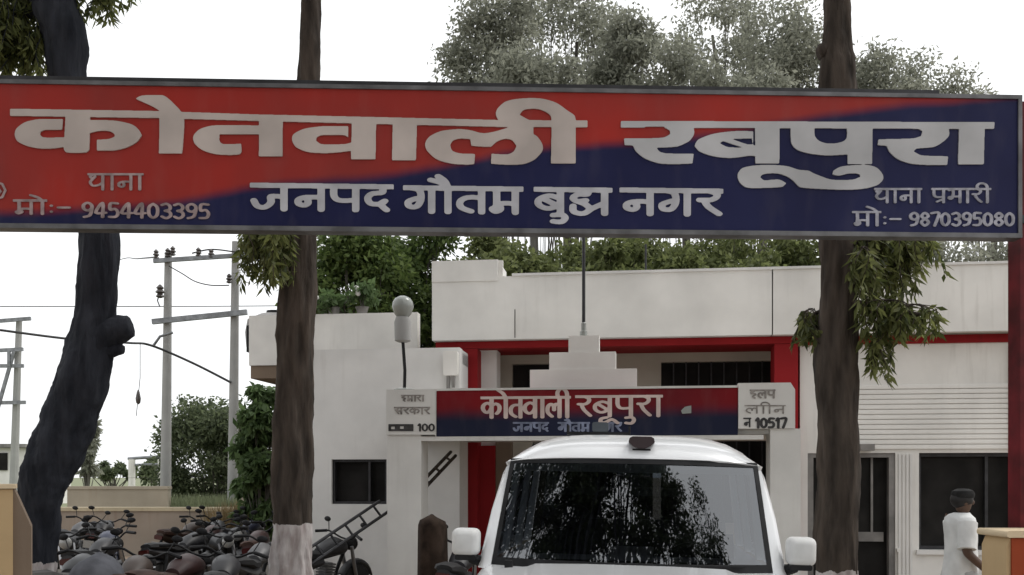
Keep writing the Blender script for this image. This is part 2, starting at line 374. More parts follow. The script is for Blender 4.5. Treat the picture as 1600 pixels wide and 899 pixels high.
class Ink:
    def __init__(s, x0, y0, x1, y1, h):
        s.x0, s.y0, s.h = x0, y0, h
        s.nx = int((x1-x0)/h)+1; s.ny = int((y1-y0)/h)+1
        s.a = np.zeros((s.ny, s.nx), bool)
    def _win(s, xa, ya, xb, yb):
        i0 = max(0,int((xa-s.x0)/s.h)-1); i1 = min(s.nx,int((xb-s.x0)/s.h)+2)
        j0 = max(0,int((ya-s.y0)/s.h)-1); j1 = min(s.ny,int((yb-s.y0)/s.h)+2)
        gx, gy = np.meshgrid(s.x0+np.arange(i0,i1)*s.h, s.y0+np.arange(j0,j1)*s.h)
        return slice(j0,j1), slice(i0,i1), gx, gy
    def poly(s, pts, cut=False):
        xs = [p[0] for p in pts]; ys = [p[1] for p in pts]
        J, I, gx, gy = s._win(min(xs),min(ys),max(xs),max(ys))
        if gx.size == 0: return
        ins = inside_poly(gx, gy, pts)
        if cut: s.a[J,I] &= ~ins
        else: s.a[J,I] |= ins
    def stroke(s, pts, wx, wy):
        for (xa,ya),(xb,yb) in zip(pts, pts[1:]):
            J, I, gx, gy = s._win(min(xa,xb)-wx, min(ya,yb)-wy, max(xa,xb)+wx, max(ya,yb)+wy)
            if gx.size == 0: continue
            ux, uy = (xb-xa)/(wx/2), (yb-ya)/(wy/2); px_, py_ = (gx-xa)/(wx/2), (gy-ya)/(wy/2)
            L = ux*ux+uy*uy
            t = np.clip((px_*ux+py_*uy)/L, 0, 1) if L > 0 else 0
            s.a[J,I] |= ((px_-t*ux)**2+(py_-t*uy)**2) <= 1
    def loops(s):
        a = np.pad(s.a.astype(float), 2)
        for _ in range(4):
            k = a.copy()
            k[1:-1,1:-1] = (a[1:-1,1:-1]*4+2*(a[:-2,1:-1]+a[2:,1:-1]+a[1:-1,:-2]+a[1:-1,2:])+a[:-2,:-2]+a[2:,2:]+a[:-2,2:]+a[2:,:-2])/16
            a = k
        v = a-0.5; v[np.abs(v) < 1e-6] = 1e-6; p = v > 0
        case = p[:-1,:-1]*1+p[:-1,1:]*2+p[1:,1:]*4+p[1:,:-1]*8
        T = {1:[('L','T')],2:[('T','R')],3:[('L','R')],4:[('R','B')],5:[('L','T'),('R','B')],6:[('T','B')],7:[('L','B')],8:[('B','L')],9:[('B','T')],10:[('T','R'),('B','L')],11:[('B','R')],12:[('R','L')],13:[('R','T')],14:[('T','L')]}
        adj = {}
        def key(j,i,e):
            return {'T':(j,i,0),'B':(j+1,i,0),'L':(j,i,1),'R':(j,i+1,1)}[e]
        for j, i in zip(*np.nonzero((case > 0) & (case < 15))):
            for e0, e1 in T[int(case[j,i])]:
                k0, k1 = key(j,i,e0), key(j,i,e1)
                adj.setdefault(k0, []).append(k1); adj.setdefault(k1, []).append(k0)
        def pos(k):
            j, i, d = k
            if d == 0: t = v[j,i]/(v[j,i]-v[j,i+1]); x, y = i+t, j
            else: t = v[j,i]/(v[j,i]-v[j+1,i]); x, y = i, j+t
            return (s.x0+(x-2)*s.h, s.y0+(y-2)*s.h)
        out = []; seen = set()
        for k in list(adj):
            if k in seen: continue
            lp = [k]; seen.add(k); cur = k
            while True:
                nx = [q for q in adj[cur] if q not in seen]
                if not nx: break
                cur = nx[0]; seen.add(cur); lp.append(cur)
            if len(lp) > 6: out.append(self_simplify([pos(q) for q in lp], s.h*0.28))
        return [o for o in out if len(o) >= 3]
def self_simplify(pts, tol):
    def dp(a):
        if len(a) < 3: return a
        p0, p1 = np.array(a[0]), np.array(a[-1]); d = p1-p0; L = np.hypot(*d)
        q = np.array(a)-p0
        dist = np.abs(q[:,0]*d[1]-q[:,1]*d[0])/L if L > 1e-9 else np.hypot(q[:,0], q[:,1])
        i = int(dist.argmax())
        if dist[i] < tol: return [a[0], a[-1]]
        return dp(a[:i+1])[:-1]+dp(a[i:])
    h = len(pts)//2
    return dp(pts[:h+1])[:-1]+dp(pts[h:]+pts[:1])[:-1]
def ink_mesh(name, ink, mapf, back, mat, parent):
    """mapf(px,py) -> Vector on the front of the letters, back = vector to the board"""
    cu = bpy.data.curves.new('outline', 'CURVE'); cu.dimensions = '2D'; cu.fill_mode = 'BOTH'
    for lp in ink.loops():
        sp = cu.splines.new('POLY'); sp.points.add(len(lp)-1); sp.use_cyclic_u = True
        for q, (x, y) in zip(sp.points, lp): q.co = (x/100, -y/100, 0, 1)
    o = bpy.data.objects.new('outline', cu); COL.objects.link(o)
    dg = bpy.context.evaluated_depsgraph_get()
    me = bpy.data.meshes.new_from_object(o.evaluated_get(dg))
    bpy.data.objects.remove(o); bpy.data.curves.remove(cu)
    bm = bmesh.new(); bm.from_mesh(me); bpy.data.meshes.remove(me)
    bmesh.ops.remove_doubles(bm, verts=bm.verts, dist=1e-6)
    for v in bm.verts: v.co = mapf(v.co.x*100, -v.co.y*100)
    be = [e for e in bm.edges if len(e.link_faces) == 1]
    r = bmesh.ops.extrude_edge_only(bm, edges=be)
    bmesh.ops.translate(bm, verts=[g for g in r['geom'] if isinstance(g, bmesh.types.BMVert)], vec=back)
    m2 = bpy.data.meshes.new(name); bm.to_mesh(m2); bm.free(); m2.materials.append(mat)
    return link(bpy.data.objects.new(name, m2), parent)

# stroke alphabet: (advance, strokes); y=1 head line, y=0 base line
G = {
 'ka':(1.12,[[(.56,1),(.56,0)],[(.56,.62),(.34,.74),(.12,.62),(.10,.42),(.26,.26),(.44,.32),(.56,.5)],[(.56,.6),(.80,.7),(.98,.58),(.98,.36),(.84,.2)]]),
 'ta':(.78,[[(.62,1),(.62,0)],[(.62,.62),(.28,.62),(.10,.46),(.12,.2),(.36,.04)]]),
 'va':(.82,[[(.64,1),(.64,0)],[(.64,.62),(.36,.74),(.10,.58),(.10,.34),(.30,.2),(.52,.28),(.64,.46)]]),
 'ba':(.82,[[(.64,1),(.64,0)],[(.64,.62),(.36,.74),(.10,.58),(.10,.34),(.30,.2),(.52,.28),(.64,.46)],[(.22,.60),(.54,.34)]]),
 'aa':(.40,[[(.22,1),(.22,0)]]),
 'la':(.96,[[(.76,1),(.76,0)],[(.34,.04),(.12,.24),(.12,.52),(.28,.66),(.44,.56),(.46,.36)],[(.45,.5),(.56,.66),(.76,.62)]]),
 'ii':(.42,[[(.22,1),(.22,0)],[(.22,1),(.18,1.26),(0,1.42),(-.2,1.40),(-.32,1.22),(-.28,1.0)]]),
 'o':(.40,[[(.22,1),(.22,0)],[(.22,1.0),(.06,1.22),(-.22,1.40)]]),
 'au':(.42,[[(.22,1),(.22,0)],[(.22,1.0),(.06,1.22),(-.2,1.34)],[(.22,1.0),(.14,1.3),(-.02,1.5)]]),
 'ra':(.64,[[(.30,1),(.48,.90),(.48,.74),(.34,.62),(.10,.62)],[(.20,.62),(.30,.34),(.54,.04)]]),
 'pa':(.80,[[(.62,1),(.62,0)],[(.12,1),(.12,.58),(.26,.40),(.62,.42)]]),
 'pra':(.80,[[(.62,1),(.62,0)],[(.12,1),(.12,.58),(.26,.40),(.62,.42)],[(.60,.26),(.28,.06)]]),
 'na':(.84,[[(.66,1),(.66,0)],[(.66,.52),(.32,.52),(.14,.42),(.14,.24),(.28,.18),(.36,.3),(.32,.5)]]),
 'ma':(.86,[[(.66,1),(.66,0)],[(.20,1),(.20,.3),(.10,.16),(.18,.04),(.30,.14),(.30,.38),(.66,.38)]]),
 'ga':(.84,[[(.66,1),(.66,0)],[(.10,1.0),(.36,.9),(.40,.52),(.30,.22),(.12,.22),(.10,.42),(.30,.56)]]),
 'ja':(.96,[[(.76,1),(.76,0)],[(.76,.52),(.46,.54),(.46,.30),(.32,.08),(.14,.12),(.06,.36)]]),
 'da':(.70,[[(.44,1),(.44,.76),(.20,.70),(.10,.50),(.18,.28),(.40,.28),(.50,.40),(.40,.26),(.54,.02)]]),
 'ddha':(1.14,[[(.5,1),(.5,.82),(.26,.80),(.14,.66),(.24,.52),(.46,.56)],[(.24,.52),(.44,.40),(.58,.22)],[(.14,.32),(.16,.08),(.40,.0),(.62,.22),(.94,.46)],[(.94,1),(.94,0)]]),
 'tha':(.86,[[(.66,1),(.66,0)],[(.24,.98),(.10,.84),(.22,.74),(.32,.86),(.22,.70),(.10,.48),(.22,.26),(.48,.30),(.66,.46)]]),
 'bha':(.86,[[(.68,1),(.68,0)],[(.12,.9),(.24,.98),(.32,.84),(.30,.40),(.18,.26),(.10,.38),(.26,.44),(.68,.44)]]),
 'ha':(.72,[[(.36,1),(.36,.82),(.14,.76),(.16,.56),(.44,.56),(.52,.40),(.34,.30),(.28,.14),(.46,.0)]]),
 'sa':(.90,[[(.72,1),(.72,0)],[(.28,1),(.36,.84),(.32,.66),(.10,.62)],[(.16,.62),(.26,.34),(.44,.06)],[(.30,.42),(.72,.46)]]),
 'ya':(.82,[[(.64,1),(.64,0)],[(.20,1),(.28,.76),(.14,.60),(.12,.36),(.30,.24),(.64,.42)]]),
 'u':(0,[[(-.36,-.08),(-.14,-.06),(-.06,-.2),(-.16,-.36),(-.36,-.34)]]),
 'uu':(0,[[(-.30,-.06),(-.50,-.12),(-.52,-.30),(-.34,-.30),(-.10,-.16),(.12,-.34)]]),
 ':':(.34,[[(.16,.62),(.16,.60)],[(.16,.18),(.16,.16)]]),
 '-':(.62,[[(.08,.48),(.50,.48)]]),
 ' ':(.5,[]),
 '0':(.66,[[(.30,.92),(.10,.72),(.10,.26),(.30,.06),(.50,.26),(.50,.72),(.30,.92)]]),
 '1':(.44,[[(.10,.74),(.26,.92),(.26,.04)]]),
 '3':(.62,[[(.08,.86),(.30,.94),(.48,.78),(.44,.58),(.24,.50),(.46,.42),(.50,.20),(.30,.04),(.08,.14)]]),
 '4':(.66,[[(.40,.06),(.40,.94),(.06,.34),(.56,.34)]]),
 '5':(.62,[[(.48,.92),(.14,.92),(.12,.54),(.36,.58),(.50,.36),(.40,.10),(.08,.08)]]),
 '7':(.58,[[(.06,.92),(.50,.92),(.24,.04)]]),
 '8':(.64,[[(.30,.52),(.10,.70),(.30,.94),(.50,.72),(.30,.52),(.08,.28),(.30,.04),(.52,.28),(.30,.52)]]),
 '9':(.64,[[(.50,.60),(.34,.46),(.12,.56),(.10,.80),(.30,.94),(.50,.80),(.50,.50),(.40,.16),(.14,.06)]]),
}
def write(ink, keys, x0, x1, yh, yb, wx, wy, head=True, slope=0.0, gap_at=()):
    """set the glyphs in keys between x0 and x1 (photo pixels); yh/yb rows of head and base line at x0; slope rows per pixel"""
    tot = sum(G[k][0] for k in keys); s = (x1-x0)/tot; h = yb-yh; x = x0; wstart = x0
    def T(q, ox): 
        xx = ox+q[0]*s; return (xx, yb-q[1]*h+slope*(xx-x0))
    runs = []; cur = None
    for k in keys:
        adv, st = G[k]
        for pl in st:
            v = [Vector((q[0],q[1],0)) for q in pl]
            if len(v) > 2: v = smooth_path(v, 4)
            ink.stroke([T((q.x,q.y), x) for q in v], wx, wy)
        if k in (' ',':','-') or k.isdigit():
            if cur: runs.append(cur); cur = None
        elif adv > 0:
            cur = (cur[0], x+adv*s) if cur else (x, x+adv*s)
        x += adv*s
    if cur: runs.append(cur)
    if head:
        for a, b in runs:
            ya, yb_ = yh+slope*(a-x0), yh+slope*(b-x0)
            ink.poly([(a-wx*.2,ya-wy*.55),(b,yb_-wy*.55),(b,yb_+wy*.55),(a-wx*.2,ya+wy*.55)])

# ------------------------------------------------------------------ gateway sign
YL, YR = 7.40, 7.71
_xl, _xr = X(0,YL), X(1597,YR)
KS = (YR-YL)/(_xr-_xl); YS0 = YL-KS*_xl         # front plane of the board: y = YS0 + KS*x
sign_rz = math.atan(KS)
sgn = thing('gateway_sign', 'long red and blue overhead gate board with big pale lettering', 'sign board', (0, YS0, 0), sign_rz)
cs, sn = math.cos(sign_rz), math.sin(sign_rz)
def SG(px, py):            # photo pixel -> (u, z) in the board's own frame
    Y = YS0/(1-KS*(px-800)/F); x = X(px, Y)
    return (x*cs+(Y-YS0)*sn, Zp(py, Y))
UL = SG(-170,0)[0]; UR = SG(1590,0)[0]
ZT = SG(800,141)[1]; ZB = SG(800,360)[1]
bm = NB(); box(bm, UL, UR, 0, 0.10, ZB+0.012, ZT-0.012)
bpts = [(SG(x,y)) for x, y in ((-170,338),(60,330),(250,318),(400,292),(640,268),(850,232),(970,224),(1100,212),(1250,186),(1400,166),(1597,152))]
M['sign_print'] = diag_sign_mat('sign_print', bpts, (0.37,0.028,0.020), (0.24,0.032,0.027), (0.007,0.008,0.042), (0.016,0.019,0.075), 0.05)
obj('panel', bm, M['sign_print'], sgn)
bm = NB()
fw = 0.03
box(bm, UL-fw, UR+fw, -0.014, 0.115, ZT-0.012, ZT+fw*0.6); box(bm, UL-fw, UR+fw, -0.014, 0.115, ZB-0.022, ZB+0.012)
box(bm, UL-fw, UL, -0.013, 0.114, ZB+0.012, ZT-0.012); box(bm, UR, UR+fw, -0.013, 0.114, ZB+0.012, ZT-0.012)
obj('frame', bm, M['frame_metal'], sgn)
bm = NB()
box(bm, UL-0.02, UR-0.6, 0.0, 0.09, ZT+0.021, ZT+0.05); 
obj('top_rail', bm, M['dark_steel'], sgn)
def smap(off):
    def f(px, py):
        u, z = SG(px, py); return Vector((u, -off, z))
    return f
S_ = 3.329
def C(ox, pts): return rounded([(ox+x/S_, 110+y/S_) for x, y in pts])
ink = Ink(0, 150, 1600, 305, 0.5)
c1, c2, c3, c4 = 0, 400, 800, 1180
ink.poly([(17,171),(240,174.5),(405,180),(586,184),(775,188.5),(918,189.5),(918,199.8),(775,199),(586,194.5),(405,190),(250,185.5),(17,182)])
ink.poly(C(c1,[(345,225),(470,225),(466,415),(450,430),(348,430),(336,415)]))
ink.poly(C(c1,[(330,258),(200,258),(130,275),(88,308),(80,340),(95,372),(150,398),(220,410),(290,408),(345,400),(345,352),(228,352),(210,337),(215,322),(240,312),(325,312)]))
ink.poly(C(c1,[(465,262),(600,265),(690,285),(722,310),(740,340),(715,375),(660,405),(590,420),(507,420),(507,364),(570,360),(600,348),(598,335),(575,320),(520,318),(465,330)]))
ink.poly(C(c1,[(832,215),(945,220),(960,255),(952,405),(948,436),(828,436),(830,405)]))
ink.poly(C(c1,[(708,150),(740,135),(850,133),(900,170),(942,215),(950,240),(832,240),(832,212),(790,188),(720,157)]))
ink.poly(C(c1,[(1350,240),(1472,240),(1470,450),(1348,450)]))
ink.poly(C(c1,[(1355,290),(1110,290),(1040,310),(1008,345),(1012,380),(1050,415),(1120,438),(1200,443),(1248,440),(1258,425),(1255,384),(1235,386),(1160,386),(1143,370),(1143,335),(1355,335)]))
ink.poly(C(c2,[(500,255),(625,255),(622,465),(495,465)]))
ink.poly(C(c2,[(480,294),(350,294),(250,308),(197,335),(188,360),(205,398),(260,425),(340,433),(420,430),(502,420),(502,378),(460,387),(340,387),(314,370),(315,352),(340,340),(463,340),(480,352)]))
ink.poly(C(c2,[(712,260),(838,265),(832,470),(708,470)]))
ink.poly(C(c2,[(1130,318),(1060,309),(960,320),(900,350),(880,385),(890,420),(940,465),(1020,488),(1100,493),(1135,490),(1140,438),(1060,435),(1020,420),(1010,390),(1025,368),(1060,358),(1115,360),(1120,395),(1220,400),(1250,375),(1290,360),(1330,365),(1355,395),(1340,425),(1310,440),(1225,437),(1222,488),(1300,493),(1390,490),(1450,465),(1490,420),(1488,385),(1460,345),(1442,335),(1442,265),(1316,265),(1315,300),(1240,322),(1190,330),(1150,325)]))
ink.poly(C(c2,[(1322,305),(1262,262),(1247,230),(1258,200),(1300,165),(1380,150),(1480,150),(1560,172),(1620,213),(1657,240),(1662,270),(1662,487),(1534,487),(1537,265),(1530,235),(1480,207),(1430,203),(1390,210),(1370,235),(1420,262),(1420,305)]))
ink_mesh('title_lettering', ink, smap(0.012), Vector((0, 0.011, 0)), M['letter_warm'], sgn)
ink = Ink(0, 150, 1600, 305, 0.5)
ink.poly([(970,190),(1553,192),(1552,202.5),(1300,201.5),(970,200)])
ink.poly(C(c3,[(690,280),(790,300),(820,315),(822,335),(790,352),(700,357),(582,357),(585,392),(628,393),(645,425),(690,460),(760,485),(840,490),(937,487),(943,437),(800,435),(765,425),(750,405),(860,398),(920,370),(945,335),(940,280)]))
ink.poly(C(c3,[(690,296),(792,296),(790,306),(700,306)]), True)
ink.poly(C(c3,[(1262,280),(1390,280),(1388,487),(1265,487)]))
ink.poly(C(c3,[(1252,320),(1150,320),(1040,335),(965,365),(948,395),(975,425),(1050,450),(1140,458),(1240,446),(1268,450),(1268,395),(1252,392)]))
ink.poly(C(c3,[(1078,382),(1096,370),(1200,405),(1120,402)]), True)
ink.poly(C(c3,[(1140,360),(1246,356),(1250,388),(1222,388)]), True)
ink.poly(C(c3,[(1172,545),(1195,512),(1260,498),(1350,495),(1430,502),(1490,520),(1540,525),(1565,538),(1645,568),(1700,574),(1775,570),(1810,556),(1808,545),(1785,538),(1745,540),(1700,550),(1665,545),(1670,525),(1705,505),(1765,497),(1845,495),(1895,510),(1925,545),(1927,570),(1905,595),(1845,615),(1765,623),(1665,622),(1495,610),(1465,580),(1430,555),(1385,540),(1340,538),(1300,545),(1288,560),(1310,575),(1350,572),(1390,572),(1425,590),(1405,608),(1310,614),(1220,612),(1185,588)]))
ink.poly(C(c4,[(183,280),(186,380),(215,415),(280,435),(370,445),(478,440),(478,490),(605,490),(608,280),(475,280),(475,350),(460,370),(420,382),(370,383),(330,370),(308,345),(305,280)]))
ink.poly(C(c4,[(760,285),(840,304),(868,320),(860,345),(820,357),(638,362),(635,392),(682,395),(695,425),(740,465),(810,488),(900,495),(995,495),(1000,450),(860,445),(820,425),(835,410),(930,400),(980,370),(1005,340),(1000,285)]))
ink.poly(C(c4,[(1058,285),(1190,285),(1185,492),(1052,492)]))
back = Vector((0, 0.011, 0))
ink_mesh('title_lettering', ink, smap(0.012), back, M['letter'], sgn)
ink = Ink(380, 265, 1145, 362, 0.5)
for keys, a, b, yh in ((('ja','na','pa','da'),393,615,290),(('ga','au','ta','ma'),632,818,294),(('ba','u','ddha'),836,957,296.5),(('na','ga','ra'),970,1130,297.5)):
    write(ink, keys, a, b, yh, yh+37, 11.4, 7.0, slope=0.012)
ink_mesh('district_lettering', ink, smap(0.009), Vector((0,0.008,0)), M['letter_small'], sgn)
ink = Ink(-20, 262, 340, 350, 0.25)
write(ink, ('tha','aa','na','aa'), 138, 225, 273, 297, 4.6, 2.8, slope=0.0)
write(ink, ('ma','o',':','-'), 22, 114, 314, 335, 5.2, 3.2)
write(ink, tuple('9454403395'), 128, 330, 316, 341, 5.4, 3.4, slope=0.012)
ink.stroke([(-14,284),(4,288),(9,298),(4,309),(-10,312)], 3.6, 3.0); ink.stroke([(-4,292),(2,300),(-6,306)], 3, 2.6)
ink_mesh('left_phone_lettering', ink, smap(0.009), Vector((0,0.008,0)), plain('letter_faded_pink', (0.34,0.26,0.26), 0.7, 0, 0.4, 12), sgn)
ink = Ink(1320, 275, 1598, 362, 0.25)
write(ink, ('tha','aa','na','aa',' ','pra','bha','aa','ra','ii'), 1366, 1548, 296, 317, 4.6, 2.8)
write(ink, ('ma','o',':','-'), 1332, 1410, 332, 353, 5.0, 3.0)
write(ink, tuple('9870395080'), 1420, 1586, 332, 354, 5.0, 3.4)
ink_mesh('right_phone_lettering', ink, smap(0.009), Vector((0,0.008,0)), plain('letter_faded_grey', (0.33,0.33,0.38), 0.7, 0, 0.4, 12), sgn)
# posts of the gateway
for u in (SG(1628,0)[0], UL+0.1):
    bm = NB(); box(bm, u-0.10, u+0.10, 0.12, 0.30, 1.25, ZT+0.02)
    obj('post', bm, M['post_red'], sgn, bevel=0.012)
    bm = NB()
    box(bm, u-0.13, u+0.13, 0.103, 0.315, ZB+0.12, ZB+0.18)
    obj('clamp', bm, M['dark_steel'], sgn)

# concrete pillar bases beside the drive
def plinth(px0, px1, pyt, Y, label, depth, side):
    x0, x1 = X(px0,Y), X(px1,Y); zt = Zp(pyt,Y)
    r = thing('gate_pillar_base', label, 'pillar base', ((x0+x1)/2, Y, 0), sign_rz)
    wd = (x1-x0)/2
    if side > 0:
        bm = NB(); prism_y(bm, [(-wd,0),(wd,0),(wd,zt-0.05),(-wd+0.03,zt-0.05),(-wd,zt-0.12)], 0, depth)
        obj('body', bm, M['cream_paint'], r, bevel=0.012)
        bm = NB(); box(bm, -wd+0.03, wd-0.05, -0.02, -0.001, 0.05, zt-0.055)
        obj('painted_panel', bm, M['rust_paint'], r, bevel=0.005)
        bm = NB(); prism_y(bm, rrect(0, zt-0.025, 2*wd+0.04, 0.05, 0.02, 3), -0.045, depth+0.04)
        obj('cap', bm, M['cream_cap'], r)
    else:
        bm = NB(); prism_y(bm, [(-wd,0),(wd,0),(wd,zt-0.30),(wd-0.11,zt-0.03),(-wd,zt-0.03)], 0, depth)
        obj('body', bm, M['brown_wall'], r, bevel=0.01)
        bm = NB(); prism_y(bm, [(-wd,0),(wd-0.115,0),(wd-0.115,zt-0.035),(-wd,zt-0.035)], -0.02, 0.0)
        obj('painted_panel', bm, M['cream_paint'], r, bevel=0.005)
        bm = NB(); box(bm, -wd-0.02, wd-0.10, -0.04, depth+0.02, zt-0.03, zt)
        obj('cap', bm, M['cream_cap'], r, bevel=0.008)
    return r
plinth(1571, 1740, 829, 7.45, 'cream pillar base with rust red front panel at the foot of the red post', 0.36, 1)
plinth(-130, 40, 757, 7.0, 'yellowish pillar base with a sloping brown shoulder beside the leaning trunk', 0.36, -1).rotation_euler.z = math.radians(24)

# ------------------------------------------------------------------ police station, in its own frame: u along the front, v into the building
B_P0 = Vector((X(675,14.6), 14.6, 0)); B_P1 = Vector((X(1580,13.6), 13.6, 0))
brz = math.atan2(B_P1.y-B_P0.y, B_P1.x-B_P0.x)
bu = (B_P1-B_P0).normalized(); bv = Vector((-bu.y, bu.x, 0))
def BF(px, v):              # -> u, Y on the plane v
    d = Vector(((px-800)/F, 1, 0)); o = B_P0+bv*v
    # d*t = o + bu*u
    det = d.x*(-bu.y)-d.y*(-bu.x)
    t = (o.x*(-bu.y)-o.y*(-bu.x))/det
    u = ((d*t)-o).dot(bu)
    return u, t
def BU(px, v): return BF(px, v)[0]
def BZ(px, py, v): return Zp(py, BF(px, v)[1])
st = thing('police_station', 'white single storey station with flat parapet, red columns and a signed entrance porch', 'building', tuple(B_P0), brz)
def bpart(name, boxes, mat, parent=None, bevel=0.0, label=None):
    bm = NB()
    for b in boxes: box(bm, *b)
    o = obj(name, bm, mat, parent or st, bevel=bevel)
    if label: o['label'] = label
    return o
ZP0, ZP1 = 3.64, 4.53
uL = 0.0; uR = BU(1760, 0)
par = bpart('parapet', [(uL, BU(1206,0), 0, 0.16, ZP0, ZP1), (BU(1208,0), uR, 0, 0.16, ZP0, ZP1), (uL, uL+0.16, 0.16, 6.0, ZP0, ZP1)], M['white_wall'], bevel=0.012)
bpart('raised_block', [(uL, BU(778,0), -0.012, 0.9, ZP1-0.06, BZ(700,408,0))], M['white_wall'], bevel=0.012)
bpart('vent_pipe', [(BU(776,0)+0.02, BU(776,0)+0.08, 0.05, 0.11, ZP1, BZ(780,408,0)+0.02)], M['louvre'])
bpart('joint_strip', [(BU(1206,0)+0.001, BU(1208,0)-0.001, 0.03, 0.13, ZP0+0.01, ZP1-0.02)], M['dark_opening'])
bpart('joint_strip', [(BU(804,0), BU(805.2,0), -0.004, -0.001, ZP0+0.02, ZP0+0.42)], M['dark_opening'])
bpart('coping', [(BU(800,0), uR, -0.02, 0.2, ZP1, ZP1+0.035)], M['white_wall_b'], bevel=0.008)
bpart('roof_slab', [(uL+0.17, uR, 0.17, 6.0, ZP0+0.1, ZP0+0.25)], M['concrete'])
# verandah behind: soffit beam, back wall with openings
vB = 1.4
bpart('soffit_beam', [(uL+0.02, BU(1252,0.05), 0.17, 0.42, ZP0-0.10, ZP0-0.003)], M['red_paint'])
bpart('soffit', [(uL+0.02, BU(1256,0.05), 0.43, vB, ZP0-0.06, ZP0-0.004)], M['red_paint'])
uo0, uo1 = BU(800,vB), BU(862,vB); uo2, uo3 = BU(1033,vB), BU(1212,vB); uD0, uD1 = BU(860,vB), BU(1020,vB)
zo0, zo1 = 2.25, 3.44
bpart('back_wall', [(uL, uo0, vB, vB+0.2, 0, ZP0), (uo0, uo2, vB, vB+0.2, zo1, ZP0), (uo2, BU(1300,vB), vB, vB+0.2, zo1, ZP0), (uo3, BU(1300,vB), vB, vB+0.2, 0, zo1), (uo1, uo2, vB, vB+0.2, 2.2, zo1),
     (uo0, uo0+0.3, vB, vB+0.2, 0, zo1-0.9), (uD1, uo3, vB, vB+0.2, 0, 1.0)], M['beige_wall'])
w1 = bpart('window', [(uo2, uo3, vB+0.12, vB+0.16, 1.0, zo1)], M['dark_opening'])
bpart('bars', [(uo2+(uo3-uo2)*k/9-0.01, uo2+(uo3-uo2)*k/9+0.01, vB+0.06, vB+0.085, 1.0, zo1) for k in range(1,9)], M['dark_steel'], w1)
bpart('ventilator', [(uo0, uo1, vB+0.12, vB+0.16, zo1-0.9, zo1)], M['dark_opening'])
bpart('entrance_door', [(uo0+0.3, uD1, vB+0.12, vB+0.17, 0, 2.2)], M['dark_opening'])
# red columns and pier
ca, cb = BU(712,0.18), BU(746,0.18)
bpart('column', [(ca, cb, 0.18, 0.52, 0, ZP0-0.104)], M['red_paint'], bevel=0.012, label='left red column')
bpart('pier', [(BU(747,0.55), BU(776,0.55), 0.53, 0.95, 0, ZP0-0.08)], M['white_wall'], bevel=0.01)
bpart('column', [(BU(1210,0.18), BU(1247,0.18), 0.18, 0.6, 0, ZP0-0.104)], M['red_paint'], bevel=0.012, label='right red column')
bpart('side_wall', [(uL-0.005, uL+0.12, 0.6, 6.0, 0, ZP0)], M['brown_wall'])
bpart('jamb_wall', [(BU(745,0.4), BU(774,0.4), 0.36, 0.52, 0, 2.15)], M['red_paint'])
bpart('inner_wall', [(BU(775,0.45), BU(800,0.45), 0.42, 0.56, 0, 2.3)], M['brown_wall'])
# right wing
vR = 0.28
zl = BZ(1400,708,vR)
ud0, ud1 = BU(1262,vR), BU(1399,vR); uc1 = BU(1436,vR); uw1 = BU(1590,vR)
zs = BZ(1500,860,vR)
bpart('right_wing_wall', [(BU(1250,vR), ud0, vR, vR+0.25, 0, ZP0-0.004), (ud0, uw1, vR, vR+0.25, zl, ZP0-0.004), (ud1, uc1, vR, vR+0.25, 0, zl), (uc1, uw1, vR, vR+0.25, 0, zs), (uw1, uR, vR, vR+0.25, 0, ZP0-0.004)], M['white_wall'])
bpart('red_band', [(BU(1250,vR)+0.02, uR, vR-0.03, vR-0.002, ZP0-0.12, ZP0-0.006)], M['red_paint'])
nsl = 13; z_a, z_b = zl+0.05, BZ(1450,600,vR)
bm = NB()
for k in range(nsl):
    z = z_a+(z_b-z_a)*k/nsl; hh = (z_b-z_a)/nsl
    prism_x(bm, [(vR-0.002,z),(vR-0.022,z+0.004),(vR-0.020,z+hh*0.65),(vR-0.012,z+hh*0.92),(vR-0.002,z+hh*0.92)], BU(1300,vR), BU(1577,vR))
obj('louvre_panel', bm, M['louvre'], st)
bpart('louvre_frame', [(BU(1577,vR)+0.003, BU(1577,vR)+0.05, vR-0.06, vR-0.002, z_a, z_b+0.5)], M['beige_wall'])
bpart('lintel_lamp', [(BU(1341,vR), BU(1363,vR), vR-0.16, vR-0.055, zl+0.03, zl+0.12)], M['grey_frame'], bevel=0.03)
dr = bpart('side_door', [(ud0, ud1-0.04, vR+0.16, vR+0.2, 0, zl)], M['dark_opening'], label='dark double side door with grey frame')
bpart('frame', [(ud1-0.08, ud1-0.001, vR+0.02, vR+0.15, 0, zl), (ud0+0.001, ud0+0.08, vR+0.02, vR+0.15, 0, zl), (ud0+0.08, ud1-0.08, vR+0.02, vR+0.15, zl-0.06, zl-0.001)], M['grey_frame'], dr)
bpart('rail', [(ud0+0.08, ud1-0.13, vR+0.12, vR+0.155, 0.8, 0.93), (ud1-0.30, ud1-0.27, vR+0.12, vR+0.155, 0.93, zl-0.06)], M['grey_frame'], dr)
bpart('handle', [(BU(1402,vR), BU(1405,vR), vR-0.06, vR-0.03, 0.2, BZ(1403,862,vR)), (BU(1400,vR), BU(1405,vR), vR-0.06, vR-0.002, BZ(1403,862,vR), BZ(1403,857,vR))], M['louvre'], dr)
win = bpart('window', [(uc1, uw1, vR+0.17, vR+0.2, zs, zl)], M['dark_opening'], label='wide dark window of the right wing')
bpart('frame', [(uc1+0.001, uc1+0.05, vR+0.1, vR+0.165, zs+0.001, zl-0.001), ((uc1+uw1)/2+0.25, (uc1+uw1)/2+0.29, vR+0.1, vR+0.165, zs+0.05, zl-0.05), (uc1+0.05, uw1-0.002, vR+0.1, vR+0.165, zl-0.05, zl-0.001), (uc1+0.05, uw1-0.002, vR+0.1, vR+0.165, zs+0.001, zs+0.05)], M['dark_steel'], win)
